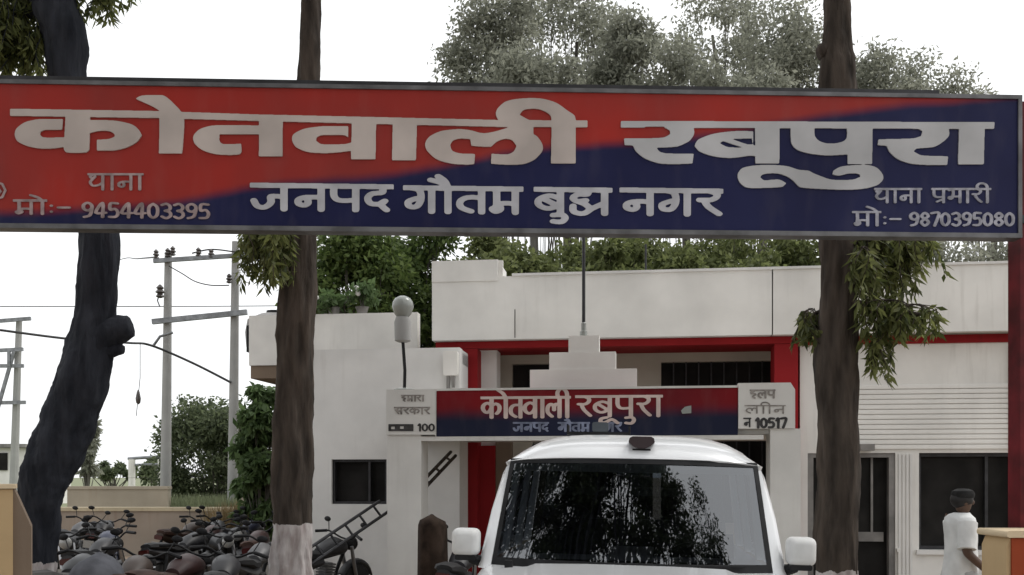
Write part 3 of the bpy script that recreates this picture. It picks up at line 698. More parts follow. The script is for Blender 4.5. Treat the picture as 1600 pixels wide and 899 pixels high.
bpart('sill', [(uc1-0.04, uw1, vR-0.05, vR-0.002, zs-0.06, zs)], M['white_wall_b'], win, bevel=0.008)
fl = bpart('fluted_strip', [(ud1+0.04+0.05*k, ud1+0.07+0.05*k, vR-0.015, vR-0.002, 0.1, zl-0.02) for k in range(4)], M['white_wall_b'])
# porch
vF = -2.3
ZF0, ZF1 = BZ(900,681,vF), BZ(900,606,vF)
u_a, u_b, u_c, u_d = BU(604,vF), BU(682,vF), BU(1153,vF), BU(1242,vF)
bpart('porch_slab', [(u_a+0.004, u_d-0.004, vF+0.12, 0.10, ZF0+0.01, ZF1-0.1), (u_a+0.3, u_d-0.35, vF+0.002, vF+0.119, ZF0-0.055, ZF0-0.003)], M['porch_white'])
fas = bpart('porch_fascia', [(u_b, u_c, vF, vF+0.117, ZF0, ZF1)], diag_sign_mat('fascia_print', [(u_b,(ZF0*0.52+ZF1*0.48)),((u_b+u_c)/2,(ZF0*0.52+ZF1*0.48)),(u_c,(ZF0*0.47+ZF1*0.53))], (0.22,0.008,0.012),(0.13,0.008,0.013),(0.009,0.012,0.032),(0.014,0.018,0.045), 0.10))
bpart('drip_edge', [(u_b+0.002, u_c-0.002, vF-0.012, vF-0.001, ZF1-0.02, ZF1+0.006), (u_b-0.012, u_b-0.002, vF-0.018, vF-0.004, ZF0, ZF1)], M['porch_white'], fas)
lp = bpart('end_panel', [(u_a, u_b-0.014, vF-0.02, vF+0.117, ZF0+0.02, ZF1+0.0)], M['porch_white'], bevel=0.006, label='left white notice panel of the porch')
bm = NB(); prism_y(bm, [(u_c+0.004,ZF0+0.07),(u_d,ZF0+0.07),(u_d,ZF1-0.05),(u_d-0.05,ZF1+0.03),(u_c+0.004,ZF1+0.03)], vF-0.02, vF+0.117)
rp = obj('end_panel', bm, M['porch_white'], st, bevel=0.006); rp['label'] = 'right white notice panel of the porch'
def bmap(v):
    def f(px, py):
        u, Y = BF(px, v); return Vector((u, v, Zp(py, Y)))
    return f
ink = Ink(740, 600, 1050, 682, 0.25)
write(ink, ('ka','o','ta','va','aa','la','ii'), 752, 892, 622, 653, 6.6, 3.8, slope=-0.008)
write(ink, ('ra','ba','uu','pa','u','ra','aa'), 900, 1036, 620, 651, 6.6, 3.8, slope=-0.006)
ink_mesh('lettering', ink, bmap(vF-0.007), Vector((0,0.006,0)), M['letter_fascia'], fas)
ink = Ink(790, 650, 980, 684, 0.25)
write(ink, ('ja','na','pa','da'), 802, 858, 661, 674, 4, 2.6); write(ink, ('ga','au','ta','ma'), 872, 922, 661, 674, 4, 2.6); write(ink, ('na','ga','ra'), 930, 972, 661, 674, 4, 2.6)
ink_mesh('lettering', ink, bmap(vF-0.006), Vector((0,0.005,0)), M['letter_dim'], fas)
bm = NB(); pts = [(1064,642),(1070,636),(1080,634),(1080,646),(1066,647)]
prism_y(bm, [(BU(x,vF), BZ(x,y,vF)) for x,y in pts], vF-0.02, vF-0.001); obj('round_badge', bm, M['globe'], fas)
ink = Ink(606, 612, 682, 676, 0.25)
write(ink, ('ha','ma','aa','ra','aa'), 627, 663, 618, 627, 2.6, 1.8); write(ink, ('sa','ra','ka','aa','ra'), 616, 672, 637, 647, 2.8, 2.0)
ink_mesh('lettering', ink, bmap(vF-0.026), Vector((0,0.005,0)), M['letter_worn'], lp)
ink = Ink(604, 655, 686, 678, 0.25); ink.poly([(607,663),(646,663),(646,674),(607,674)]); write(ink, tuple('100'), 652, 680, 662, 674, 3, 2.2)
for q in ((614,669),(628,668.5)): ink.poly([(q[0]-3,q[1]-2),(q[0]+3,q[1]-2),(q[0]+3,q[1]+2),(q[0]-3,q[1]+2)], True)
ink_mesh('lettering', ink, bmap(vF-0.027), Vector((0,0.005,0)), M['letter_black'], lp)
ink = Ink(1155, 600, 1242, 675, 0.25)
write(ink, ('ha','la','pa'), 1172, 1212, 610, 622, 3.4, 2.4); write(ink, ('la','aa','ii','na'), 1164, 1228, 634, 646, 2.6, 1.8)
ink_mesh('lettering', ink, bmap(vF-0.026), Vector((0,0.005,0)), M['letter_worn'], rp)
ink = Ink(1155, 645, 1245, 675, 0.25)
write(ink, ('na',), 1162, 1174, 654, 667, 2.6, 2); write(ink, tuple('10517'), 1180, 1230, 653, 669, 4.4, 3.4)
ink_mesh('lettering', ink, bmap(vF-0.027), Vector((0,0.005,0)), M['letter_black'], rp)
bpart('porch_column', [(u_a+0.01, BU(658,vF), vF+0.0, vF+0.4, 0, ZF0+0.018)], M['porch_white'], bevel=0.012, label='left porch column')
bpart('porch_column', [(BU(1202,vF+0.1), BU(1251,vF), vF+0.0, vF+0.42, 0, ZF0+0.068)], M['porch_white'], bevel=0.012, label='right porch column')
# stepped pedestal on the porch roof
zb = ZF1-0.098; steps = [(828,995,605,577),(858,962,577,550),(888,936,550,524)]
bx = []
for k, (a, b_, y0, y1) in enumerate(steps):
    bx.append((BU(a,vF+0.25), BU(b_,vF+0.25), vF+0.25+0.015*k, vF+0.50-0.015*k, zb if k == 0 else BZ(912,y0,vF+0.25), BZ(912,y1,vF+0.25)))
bpart('stepped_pedestal', bx, M['white_wall'], bevel=0.006)
# flagpole
up_, Yp_ = BF(912, vF+0.37); pz = BZ(912,524,vF+0.25)
wp = B_P0+bu*up_+bv*(vF+0.37)
fp = thing('flagpole', 'thin dark flagpole rising from the stepped pedestal over the porch', 'flagpole', (wp.x, wp.y, pz))
bm = NB(); lathe(bm, [(0.045,0),(0.045,0.06),(0.03,0.07),(0.03,0.16),(0.022,0.17)], n=12); obj('socket', bm, M['globe'], fp)
bm = NB(); lathe(bm, [(0.021,0.16),(0.019,1.9)], n=10); ell(bm, (0,0,1.92), 0.03, 0.03, 0.03, 10, 6); obj('pole', bm, M['dark_steel'], fp)
# thin aerial mast further back on the roof
wp = B_P0+bu*BU(1009,2.5)+bv*2.5
fp = thing('roof_mast', 'thin dark mast standing on the roof right of the flagpole', 'mast', (wp.x, wp.y, ZP0+0.25))
bm = NB(); lathe(bm, [(0.08,0),(0.08,0.02),(0.02,0.04),(0.016,1.6)], n=8); obj('pole', bm, M['dark_steel'], fp)
# globe lamp on the left end of the porch
wp = B_P0+bu*BU(632,vF+0.2)+bv*(vF+0.2)
yl = BF(632,vF+0.2)[1]
gl = thing('globe_lamp', 'milky globe lamp on a thin dark stem on the left end of the porch', 'lamp', (wp.x, wp.y, ZF1))
zg = Zp(480,yl)-ZF1; rg = 17/F*yl
bm = NB(); lathe(bm, [(0.13,0.0),(0.13,0.02),(0.10,0.03),(0.02,0.04)], n=16); obj('base', bm, M['globe'], gl)
bm = NB(); tube(bm, [(0,0,0.03),(0.005,0,0.25),(-0.012,0,0.5),(-0.02,0,zg-rg-0.28)], 0.02, 8); obj('stem', bm, M['black'], gl)
bm = NB(); lathe(bm, [(0.05,zg-rg-0.30),(0.10,zg-rg-0.28),(0.105,zg-rg-0.05),(0.085,zg-rg*0.93)], (-0.02,0,0), n=16); obj('collar', bm, M['concrete'], gl)
bm = NB(); lathe(bm, [(0.07,zg-rg*0.95),(rg*0.78,zg-rg*0.62),(rg,zg),(rg*0.93,zg+rg*0.45),(rg*0.7,zg+rg*0.8),(rg*0.3,zg+rg)], (-0.02,0,0), n=20); obj('globe', bm, M['globe'], gl)

# ------------------------------------------------------------------ annex (left wing)
an = thing('annex_building', 'low grey-white annex with square dark window left of the porch', 'building', tuple(B_P0), brz)
vA = -0.55
def apart(*a, **k): return bpart(*a, parent=an, **k)
a0, a1 = BU(487,vA), BU(718,vA); zA = BZ(600,545,vA)
wa, wb = BU(518,vA), BU(604,vA); wz0, wz1 = BZ(560,788,vA), BZ(560,718,vA)
apart('front_wall', [(a0-0.45, wa, vA, vA+0.22, 0, zA), (wb, a1, vA, vA+0.22, 0, zA), (wa, wb, vA, vA+0.22, 0, wz0), (wa, wb, vA, vA+0.22, wz1, zA), (a1-0.2, a1, vA+0.22, 0.12, 0, zA-0.01)], M['white_wall_b'], bevel=0.0)
aw = apart('window', [(wa, wb, vA+0.14, vA+0.17, wz0, wz1)], M['dark_opening'])
bpart('frame', [(wa, wa+0.035, vA+0.05, vA+0.13, wz0, wz1), (wb-0.035, wb, vA+0.05, vA+0.13, wz0, wz1), (wa+0.035, wb-0.035, vA+0.05, vA+0.13, wz1-0.035, wz1), (wa+0.035, wb-0.035, vA+0.05, vA+0.13, wz0, wz0+0.035), ((wa+wb)/2+0.12, (wa+wb)/2+0.15, vA+0.05, vA+0.13, wz0+0.035, wz1-0.035)], M['dark_steel'], aw)
apart('roof_slab', [(a0-0.45, a1, vA+0.23, 0.13, zA-0.2, zA-0.05)], M['concrete'])
vU = 0.9
b0, b1 = BU(389,vU), BU(652,vU); zu0, zu1 = BZ(420,571,vU), BZ(600,489,vU)
apart('upper_parapet', [(b0, b1, vU, vU+0.2, zu0, zu1), (b0, b0+0.2, vU+0.2, 5.5, zu0, zu1)], M['white_wall'], bevel=0.01)
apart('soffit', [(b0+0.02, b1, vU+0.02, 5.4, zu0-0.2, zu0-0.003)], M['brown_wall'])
apart('rear_wall', [(BU(434,vU+0.3), b1, vU+0.3, vU+0.5, 0, zu0-0.201)], M['beige_wall'])
mb = thing('meter_box', 'small pale box with a grey underside on the annex wall beside the red column', 'meter box', tuple(B_P0+bu*BU(706,vA)+bv*(vA-0.001)+Vector((0,0,BZ(706,588,vA)))), brz)
wbx = (BU(717,vA)-BU(695,vA))/2; hb = BZ(706,550,vA)-BZ(706,588,vA)
bm = NB(); prism_y(bm, rrect(0, hb/2, wbx*2, hb, 0.03, 3), -0.12, -0.002); obj('case', bm, M['louvre'], mb, bevel=0.006)
bm = NB(); box(bm, -0.06, -0.02, -0.08, -0.03, -0.2, -0.002); box(bm, 0.02, 0.05, -0.08, -0.03, -0.16, -0.002); obj('conduit', bm, M['grey_frame'], mb)
# plants along the annex parapet: built further down with the foliage (they need the leaf builder)
# water tank far left on the annex roof
p = B_P0+bu*BU(430,2.5)+bv*2.5
tk = thing('roof_tank', 'grey rounded tank lying low on the annex roof left of the slim trunk', 'water tank', (p.x, p.y, zu1-0.35))
bm = NB(); lathe(bm, [(0.2,0),(0.48,0.05),(0.5,0.3),(0.46,0.52),(0.25,0.62),(0.12,0.64)], n=20); obj('body', bm, M['grey_frame'], tk)
bm = NB(); lathe(bm, [(0.15,0.63),(0.15,0.68),(0.05,0.69)], n=14); obj('lid', bm, M['black'], tk)
# far outdoor unit on the annex side
o = thing('wall_cooler', 'dark box cooler hanging on the left end of the annex', 'air cooler', tuple(B_P0+bu*(b0-0.002)+bv*1.4+Vector((0,0,zu0+0.25))), brz)
bm = NB(); box(bm, -0.16, -0.002, -0.2, 0.35, 0, 0.42); obj('case', bm, M['black'], o, bevel=0.02)
bm = NB(); prism_x(bm, [(-0.15,0),(0.3,0),(0.2,-0.2),(-0.05,-0.2)], -0.14, -0.02); obj('drip_tray', bm, M['grey_frame'], o)

# ------------------------------------------------------------------ white utility vehicle
car = thing('police_vehicle', 'white boxy utility vehicle facing the viewer under the gate board', 'car', (X(976,5.35), 5.35, 0), math.radians(-7))
car.rotation_euler = (0, math.radians(1.2), math.radians(-7))
ZB_, ZT_ = 1.207, 1.788; SETB = 0.30
def secs(rows): return rows
# lower body: half profile mirrored
def fullsec(y, prof):
    r = [(x,y,z) for x,z in prof]; return r+[(-x,y,z) for x,z in reversed(prof)]
bm = NB()
lower = lambda hw,zs,zt: [(hw*0.86,zs),(hw*0.97,zs+0.1),(hw,zs+0.35),(hw*0.99,zt-0.12),(hw*0.955,zt-0.03),(hw*0.90,zt)]
loft(bm, [fullsec(-1.48,lower(0.74,0.42,0.98)), fullsec(-1.42,lower(0.78,0.38,1.04)), fullsec(-1.0,lower(0.815,0.36,1.12)), fullsec(-0.1,lower(0.83,0.36,1.195)), fullsec(0.15,lower(0.835,0.36,1.215)), fullsec(2.3,lower(0.835,0.36,1.215)), fullsec(2.42,lower(0.80,0.40,1.20))])
obj('body', bm, M['car_white'], car, smooth=40)
bm = NB()
hd = lambda w_,z,c: [(w_,z-0.035),(w_*0.97,z),(w_*0.72,z+c*0.8),(w_*0.66,z+c+0.012),(w_*0.3,z+c+0.018)]
loft(bm, [fullsec(-1.44,hd(0.66,1.035,0.0)), fullsec(-1.38,hd(0.68,1.075,0.008)), fullsec(-0.9,hd(0.70,1.135,0.016)), fullsec(-0.09,hd(0.735,1.205,0.022)), fullsec(-0.06,hd(0.735,1.195,0.018))])
obj('bonnet', bm, M['car_white'], car, smooth=40)
# windscreen surface
def ws(a, t):      # a -1..1 across, t 0..1 upward
    hw = 0.745+(0.685-0.745)*t
    bow = 0.10*(1-a*a)
    return Vector((a*hw, SETB*t-bow+0.03*t*(1-t)*-1.2+0.10, ZB_+(ZT_-ZB_)*t+0.012*(1-a*a)*(1 if t > 0.5 else -1)*0.6*abs(2*t-1)))
def wgrid(bm, a0, a1, t0, t1, na, ntt, off=0.0):
    vs = [[bm.verts.new(ws(a0+(a1-a0)*i/na, t0+(t1-t0)*j/ntt)+Vector((0,-off,off*0.5))) for i in range(na+1)] for j in range(ntt+1)]
    for j in range(ntt):
        for i in range(na): bm.faces.new((vs[j][i],vs[j][i+1],vs[j+1][i+1],vs[j+1][i]))
bm = NB(); wgrid(bm, -0.975, 0.975, 0.04, 0.97, 32, 12); obj('windscreen', bm, M['screen_glass'], car, smooth=60)
bm = NB()
for a0_,a1_,t0_,t1_ in ((-1.0,1.0,-0.02,0.075),(-1.0,1.0,0.955,1.0),(-1.0,-0.965,0.075,0.955),(0.965,1.0,0.075,0.955)):
    wgrid(bm, a0_, a1_, t0_, t1_, 24, 4, 0.004)
obj('windscreen_seal', bm, M['black'], car, smooth=60)
# wipers
for s, x0, x1 in ((1,-0.42,0.12),(1,0.10,0.60)):
    bm = NB(); p0 = ws(x0/0.745, 0.02)+Vector((0,-0.03,0.0)); p1 = ws(x1/0.745, 0.055)+Vector((0,-0.025,0.01))
    tube(bm, [p0, (p0+p1)/2+Vector((0,-0.012,0.012)), p1], 0.008, 6)
    tube(bm, [p0+Vector((-0.0,-0.02,-0.05)), p0, p0+Vector((0.1,-0.01,0.015))], 0.014, 6)
    obj('wiper', bm, M['black'], car)
bm = NB(); box(bm, -0.655, -0.615, -0.03, 0.02, 1.195, 1.245); obj('washer_jet', bm, M['black'], car, bevel=0.006)
# A pillars + roof
bm = NB()
for s in (-1, 1):
    base = [ws(s*1.0,-0.03)+Vector((0,0.0,0)), ws(s*1.0,0.5), ws(s*0.985,0.96)+Vector((0,0.012,-0.02))]
    sec = []
    for k, p in enumerate(base):
        wd = (0.075,0.060,0.056)[k]
        sec.append([p+Vector((s*-0.006,-0.006,0)), p+Vector((s*wd*0.55,0.0,0)), p+Vector((s*wd,0.05,-0.035*(k==2))), p+Vector((s*wd*0.95,0.13,-0.03*(k==2))), p+Vector((0,0.10,0))])
    loft(bm, sec); obj('front_pillar', bm, M['car_white'], car, smooth=50); bm = NB()
bm.free()
rf = []
def roofsec(y, hw, ze, zc):
    out = []
    for k in range(17):
        a = -1+2*k/16
        out.append((a*hw, y, ze+(zc-ze)*(1-abs(a)**4.5)))
    return out+[(hw*0.97,y,ze-0.045),(-hw*0.97,y,ze-0.045)]
# front rows follow the bow of the glass
def bowed(sec, amt): return [(x, y-amt*(1-(x/0.72)**2), z) for x,y,z in sec]
yt = SETB+0.10
loft(bm := NB(), [bowed(roofsec(yt-0.005,0.705,ZT_-0.015,ZT_+0.012),0.10), bowed(roofsec(yt+0.02,0.718,ZT_-0.02,ZT_+0.05),0.10), bowed(roofsec(yt+0.14,0.732,ZT_-0.02,ZT_+0.105),0.09), bowed(roofsec(yt+0.45,0.738,ZT_-0.01,ZT_+0.160),0.05), roofsec(yt+0.9,0.748,ZT_+0.02,ZT_+0.180), roofsec(yt+1.6,0.745,ZT_+0.02,ZT_+0.16), roofsec(yt+1.9,0.72,ZT_+0.0,ZT_+0.10)])
obj('roof', bm, M['car_white'], car, smooth=50)
# sides above the belt line: pillars and glass
for s in (-1,1):
    for y0, wd in ((0.98,0.07),(1.66,0.07),(2.24,0.10)):
        bm = NB(); prism_x(bm, [(y0,1.21),(y0+wd,1.21),(y0+wd,1.765),(y0,1.765)], s*0.712-0.02, s*0.712+0.02)
        for v in bm.verts:
            t = (v.co.z-1.21)/0.59; v.co.x *= 1+(0.10*(1-t))
        obj('side_pillar', bm, M['car_white'], car)
for s in (-1,1):
    for y0, y1 in ((0.40,0.98),(1.05,1.66),(1.73,2.24)):
        bm = NB(); lo = 0.775 if True else 0
        ya = y0 if y0 > 0.5 else 0.22
        vs = [bm.verts.new(p) for p in ((s*0.785,ya,1.215),(s*0.785,y1,1.215),(s*0.715,y1,1.765),(s*0.715,y0+0.06,1.765))]
        bm.faces.new(vs); obj('side_window', bm, M['side_glass'], car, smooth=0)
bm = NB(); vs = [bm.verts.new(p) for p in ((-0.70,2.36,1.21),(0.70,2.36,1.21),(0.64,2.27,1.78),(-0.64,2.27,1.78))]; bm.faces.new(vs); obj('rear_window', bm, M['side_glass'], car, smooth=0)
# interior
bm = NB(); prism_x(bm, [(0.03,1.0),(0.45,1.0),(0.45,1.19),(0.30,1.235),(0.03,1.20)], -0.72, 0.72); obj('dashboard', bm, M['black'], car, bevel=0.01)
bm = NB()
for k in range(24):
    pass
pts = [Vector((0.36+0.19*math.cos(2*PI*k/24), 0.50-0.10*math.sin(2*PI*k/24), 1.17+0.165*math.sin(2*PI*k/24))) for k in range(25)]
tube(bm, pts, 0.014, 6, caps=False); obj('steering_wheel', bm, M['black'], car)
for x in (-0.38, 0.38):
    bm = NB(); prism_x(bm, [(0.85,0.7),(0.98,0.7),(1.10,1.32),(1.02,1.36),(0.96,1.30)], x-0.24, x+0.24); prism_x(bm, [(0.45,0.55),(0.95,0.55),(0.95,0.72),(0.45,0.74)], x-0.25, x+0.25)
    s_ = obj('front_seat', bm, M['seat_black'], car, bevel=0.02)
    bm = NB(); ell(bm, (x,1.08,1.44), 0.13, 0.06, 0.09); obj('headrest', bm, M['seat_black'], s_)
bm = NB(); prism_x(bm, [(1.7,0.7),(1.85,0.7),(1.95,1.40),(1.85,1.40)], -0.62, 0.62); obj('rear_seat', bm, M['seat_black'], car, bevel=0.02)
bm = NB(); prism_y(bm, rrect(0,1.675,0.22,0.06,0.02,3), 0.25, 0.28); obj('inner_mirror', bm, M['black'], car)
# door mirrors
for s in (-1,1):
    def msec(y, k, dx=0.0): return [(x,y,z) for x,z in rrect(s*(0.893+dx),1.325,0.150*k,0.150*k,0.034*k,4)]
    bm = NB(); loft(bm, [msec(0.075,0.55),msec(0.085,0.78),msec(0.105,0.93),msec(0.135,1.0),msec(0.19,1.0),msec(0.205,0.97)]); ob = obj('door_mirror', bm, M['mirror_white'], car, smooth=60)
    bm = NB(); prism_y(bm, rrect(s*0.888,1.243,0.115,0.03,0.012,3), 0.10, 0.195); obj('mirror_base', bm, M['black'], ob, bevel=0.006)
    bm = NB(); tube(bm, [(s*0.80,0.20,1.215),(s*0.83,0.17,1.225),(s*0.87,0.15,1.24)], [0.035,0.03,0.026], 8); obj('mirror_arm', bm, M['black'], ob)
    bm = NB(); prism_y(bm, rrect(s*0.893,1.325,0.12,0.122,0.035,4), 0.2055, 0.209); obj('mirror_glass', bm, M['chrome'], ob)
# nose (below the frame edge)
bm = NB(); prism_y(bm, rrect(0,0.86,0.9,0.22,0.03,3), -1.53, -1.47); g_ = obj('grille', bm, M['black'], car)
bm = NB()
for k in range(6): box(bm, -0.37+0.13*k, -0.31+0.13*k, -1.545, -1.531, 0.78, 0.94)
obj('slats', bm, M['chrome'], g_)
for s in (-1,1):
    bm = NB(); prism_y(bm, rrect(s*0.60,0.86,0.24,0.2,0.04,3), -1.51, -1.45); obj('headlight', bm, M['lens_clear'], car, bevel=0.01)
bm = NB(); prism_y(bm, rrect(0,0.55,1.6,0.24,0.05,3), -1.62, -1.40); obj('bumper', bm, M['black'], car, bevel=0.015)
for s in (-1,1):
    for y in (-0.95, 1.65):
        bm = NB(); lathe(bm, [(0.20,-0.10),(0.33,-0.09),(0.35,-0.05),(0.35,0.05),(0.33,0.09),(0.20,0.10)], (s*0.72,y,0.35), 'x', 24); wh = obj('wheel', bm, M['rubber'], car)
        bm = NB(); lathe(bm, [(0.05,s*0.06),(0.205,s*0.085),(0.205,s*0.102),(0.14,s*0.09),(0.05,s*0.11)], (s*0.72,y,0.35), 'x', 20); obj('rim', bm, M['chrome'], wh)
# beacon and light bar on the roof
be = thing('roof_beacon', 'small dark maroon beacon at the front edge of the white vehicle roof', 'beacon', (0,0,0))
be.rotation_euler = car.rotation_euler
def on_car(x, y, z):
    return Matrix.Translation(car.location) @ car.rotation_euler.to_matrix().to_4x4() @ Vector((x,y,z))
be.location = on_car(0.05, yt+0.0, ZT_+0.105)
bm = NB(); prism_y(bm, [(-0.072,0.0),(-0.05,-0.022),(-0.02,-0.036),(0.02,-0.036),(0.05,-0.022),(0.072,0.0),(0.066,0.022),(0.05,0.03),(-0.05,0.03),(-0.066,0.022)], -0.09, 0.06); obj('dome', bm, M['lens_maroon'], be, bevel=0.012)
bm = NB(); box(bm, -0.05, 0.05, -0.06, 0.16, -0.06, -0.037); obj('base', bm, M['black'], be)
lb = thing('roof_siren', 'small grey siren box on a low bracket left of the vehicle roof beacon', 'siren', (0,0,0))
lb.rotation_euler = car.rotation_euler; lb.location = on_car(-0.22, yt+0.75, ZT_+0.172)
bm = NB(); box(bm, -0.20, 0.20, -0.05, 0.05, 0.0, 0.018); box(bm, -0.20,-0.188,-0.04,0.04,0.018,0.06); box(bm, 0.188,0.20,-0.04,0.04,0.018,0.06); obj('bracket', bm, M['black'], lb)
bm = NB(); prism_y(bm, rrect(0.01,0.050,0.10,0.06,0.012,3), -0.05, 0.05); obj('siren_box', bm, plain('siren_grey', (0.07,0.08,0.09), 0.6, spec=0.2), lb)
# ------------------------------------------------------------------ motorcycles
def copy_tree(o, parent=None):
    c = o.copy(); COL.objects.link(c)
    if parent is not None: c.parent = parent
    for ch in o.children: copy_tree(ch, c)
    return c
def make_bike(tank_mat, seat_mat, guard_mat):
    """motorcycle, front towards -y, wheels on z=0"""
    r = thing('motorcycle', 'motorcycle', 'motorcycle', (0,0,0))
    for y, n_ in ((-0.64,'front_wheel'),(0.62,'rear_wheel')):
        bm = NB(); lathe(bm, [(0.215,-0.035),(0.275,-0.045),(0.30,-0.022),(0.305,0.0),(0.30,0.022),(0.275,0.045),(0.215,0.035)], (0,y,0.305), 'x', 24); w_ = obj(n_, bm, M['rubber'], r)
        bm = NB(); lathe(bm, [(0.03,-0.05),(0.06,-0.045),(0.06,0.045),(0.03,0.05)], (0,y,0.305), 'x', 12)
        for k in range(6):
            a = k*PI/3; box_pts = [(0,y+0.04*math.cos(a),0.305+0.04*math.sin(a)),(0,y+0.215*math.cos(a),0.305+0.215*math.sin(a))]; tube(bm, box_pts, 0.013, 6)
        obj('rim', bm, M['engine'], w_)
    bm = NB()
    for y, a0_, a1_ in ((-0.64,20,150),(0.62,30,170)):
        sec = []
        for k in range(9):
            a = math.radians(a0_+(a1_-a0_)*k/8)
            R1 = 0.335
            c_ = (y-R1*math.cos(a) if y < 0 else y+R1*math.cos(a)*-1, 0.305+R1*math.sin(a))
            sec.append([(-0.06,c_[0],c_[1]-0.02),(-0.045,c_[0],c_[1]+0.012),(0,c_[0],c_[1]+0.025),(0.045,c_[0],c_[1]+0.012),(0.06,c_[0],c_[1]-0.02),(0,c_[0],c_[1]+0.005)])
        loft(bm, sec); obj('mudguard', bm, guard_mat, r); bm = NB()
    bm.free()
    bm = NB()
    for s in (-1,1): tube(bm, [(s*0.075,-0.64,0.305),(s*0.08,-0.50,0.62),(s*0.085,-0.42,0.84)], [0.022,0.026,0.022], 8)
    obj('fork', bm, M['chrome'], r)
    bm = NB(); loft(bm, [[(math.cos(2*PI*k/16)*wx_, y_, z_+math.sin(2*PI*k/16)*hz_) for k in range(16)] for y_, z_, wx_, hz_ in ((-0.36,0.80,0.05,0.05),(-0.32,0.83,0.11,0.09),(-0.18,0.85,0.14,0.115),(0.0,0.82,0.12,0.10),(0.10,0.78,0.08,0.06))])
    obj('fuel_tank', bm, tank_mat, r)
    bm = NB(); loft(bm, [[(x_*wx_, y_, z_+zz*hz_) for x_, zz in ((-1,-.4),(-.9,.5),(-.4,1),(.4,1),(.9,.5),(1,-.4),(.6,-1),(-.6,-1))] for y_, z_, wx_, hz_ in ((0.04,0.76,0.08,0.03),(0.16,0.76,0.12,0.045),(0.36,0.77,0.135,0.055),(0.5,0.81,0.135,0.055),(0.74,0.83,0.11,0.045),(0.80,0.83,0.08,0.03))])
    obj('seat', bm, seat_mat, r)
    bm = NB(); loft(bm, [[(math.cos(2*PI*k/12)*wx_, y_, z_+math.sin(2*PI*k/12)*hz_) for k in range(12)] for y_, z_, wx_, hz_ in ((0.10,0.68,0.11,0.07),(0.3,0.66,0.13,0.09),(0.6,0.72,0.11,0.07),(0.82,0.78,0.07,0.04))])
    tl = obj('tail_cowl', bm, tank_mat, r)
    bm = NB(); prism_y(bm, rrect(0,0.75,0.14,0.07,0.02,3), 0.83, 0.86); obj('tail_light', bm, M['lens_red'], tl)
    bm = NB(); box(bm, -0.10,0.10,-0.16,0.14,0.30,0.46); 
    for k in range(5): box(bm, -0.085,0.085,-0.15,0.02,0.48+0.035*k,0.50+0.035*k)
    box(bm, -0.055,0.055,-0.12,-0.01,0.46,0.65); box(bm, -0.14,0.14,-0.08,0.1,0.34,0.42)
    obj('engine', bm, M['engine'], r, bevel=0.006)
    bm = NB(); tube(bm, [(0,-0.42,0.86),(0,-0.30,0.6),(0,-0.18,0.28),(0,0.2,0.28),(0,0.3,0.6)], 0.024, 8); tube(bm, [(0,-0.38,0.76),(0,0.1,0.70),(0,0.78,0.72)], 0.024, 8)
    for s in (-1,1): tube(bm, [(s*0.08,0.18,0.32),(s*0.09,0.62,0.305)], 0.022, 8); tube(bm, [(s*0.11,0.66,0.34),(s*0.12,0.56,0.70)], 0.024, 8)
    tube(bm, [(-0.1,0.1,0.28),(-0.24,0.16,0.02)], 0.013, 6)
    obj('chassis', bm, M['black'], r)
    bm = NB(); tube(bm, smooth_path([(0.06,-0.14,0.5),(0.08,-0.22,0.36),(0.12,-0.05,0.26),(0.14,0.3,0.28)],4), 0.02, 8); tube(bm, [(0.14,0.28,0.28),(0.15,0.42,0.30),(0.16,0.85,0.36)], [0.03,0.045,0.045], 10); obj('exhaust', bm, M['chrome'], r)
    bm = NB(); tube(bm, smooth_path([(-0.36,-0.24,0.98),(-0.22,-0.32,1.0),(-0.08,-0.40,0.93),(0.08,-0.40,0.93),(0.22,-0.32,1.0),(0.36,-0.24,0.98)],4), 0.012, 8); 
    for s in (-1,1): tube(bm, [(s*0.24,-0.305,1.0),(s*0.37,-0.235,0.978)], 0.019, 8)
    hb_ = obj('handlebar', bm, M['black'], r)
    for s in (-1,1):
        bm = NB(); tube(bm, [(s*0.22,-0.32,1.0),(s*0.27,-0.36,1.11)], 0.006, 6); ell(bm, (s*0.29,-0.355,1.14), 0.055, 0.016, 0.034, 10, 6); obj('mirror', bm, M['black'], hb_)
    bm = NB(); lathe(bm, [(0.04,0.10),(0.08,0.06),(0.09,0.0),(0.085,-0.02)], (0,-0.52,0.86), 'y', 16); hl = obj('headlight', bm, M['black'], r)
    bm = NB(); lathe(bm, [(0.08,0.0),(0.06,-0.02),(0.02,-0.028)], (0,-0.542,0.86), 'y', 16); obj('lens', bm, M['lens_clear'], hl)
    bm = NB(); box(bm, -0.08,0.08,0.90,0.905,0.56,0.68); obj('number_plate', bm, M['lens_clear'], r)
    return r
tank_mats = {'black':plain('tank_black',(0.015,0.015,0.018),0.5,0,0.3,5),'maroon':plain('tank_maroon',(0.04,0.013,0.012),0.5,0,0.3,5),'blue':plain('tank_blue',(0.022,0.027,0.055),0.5,0,0.3,5),
    'silver':plain('tank_silver',(0.10,0.10,0.104),0.5,0.5,0.2,5),'brown':plain('tank_brown',(0.045,0.028,0.02),0.5,0,0.3,5),'grey':plain('tank_grey',(0.05,0.052,0.056),0.5,0,0.25,5)}
BROWN_SEAT = plain('seat_brown',(0.045,0.024,0.018),0.7,0,0.4,8,0.2); GREY_SEAT = plain('seat_dusty_grey',(0.08,0.077,0.074),0.8,0,0.4,8)
protos = {}
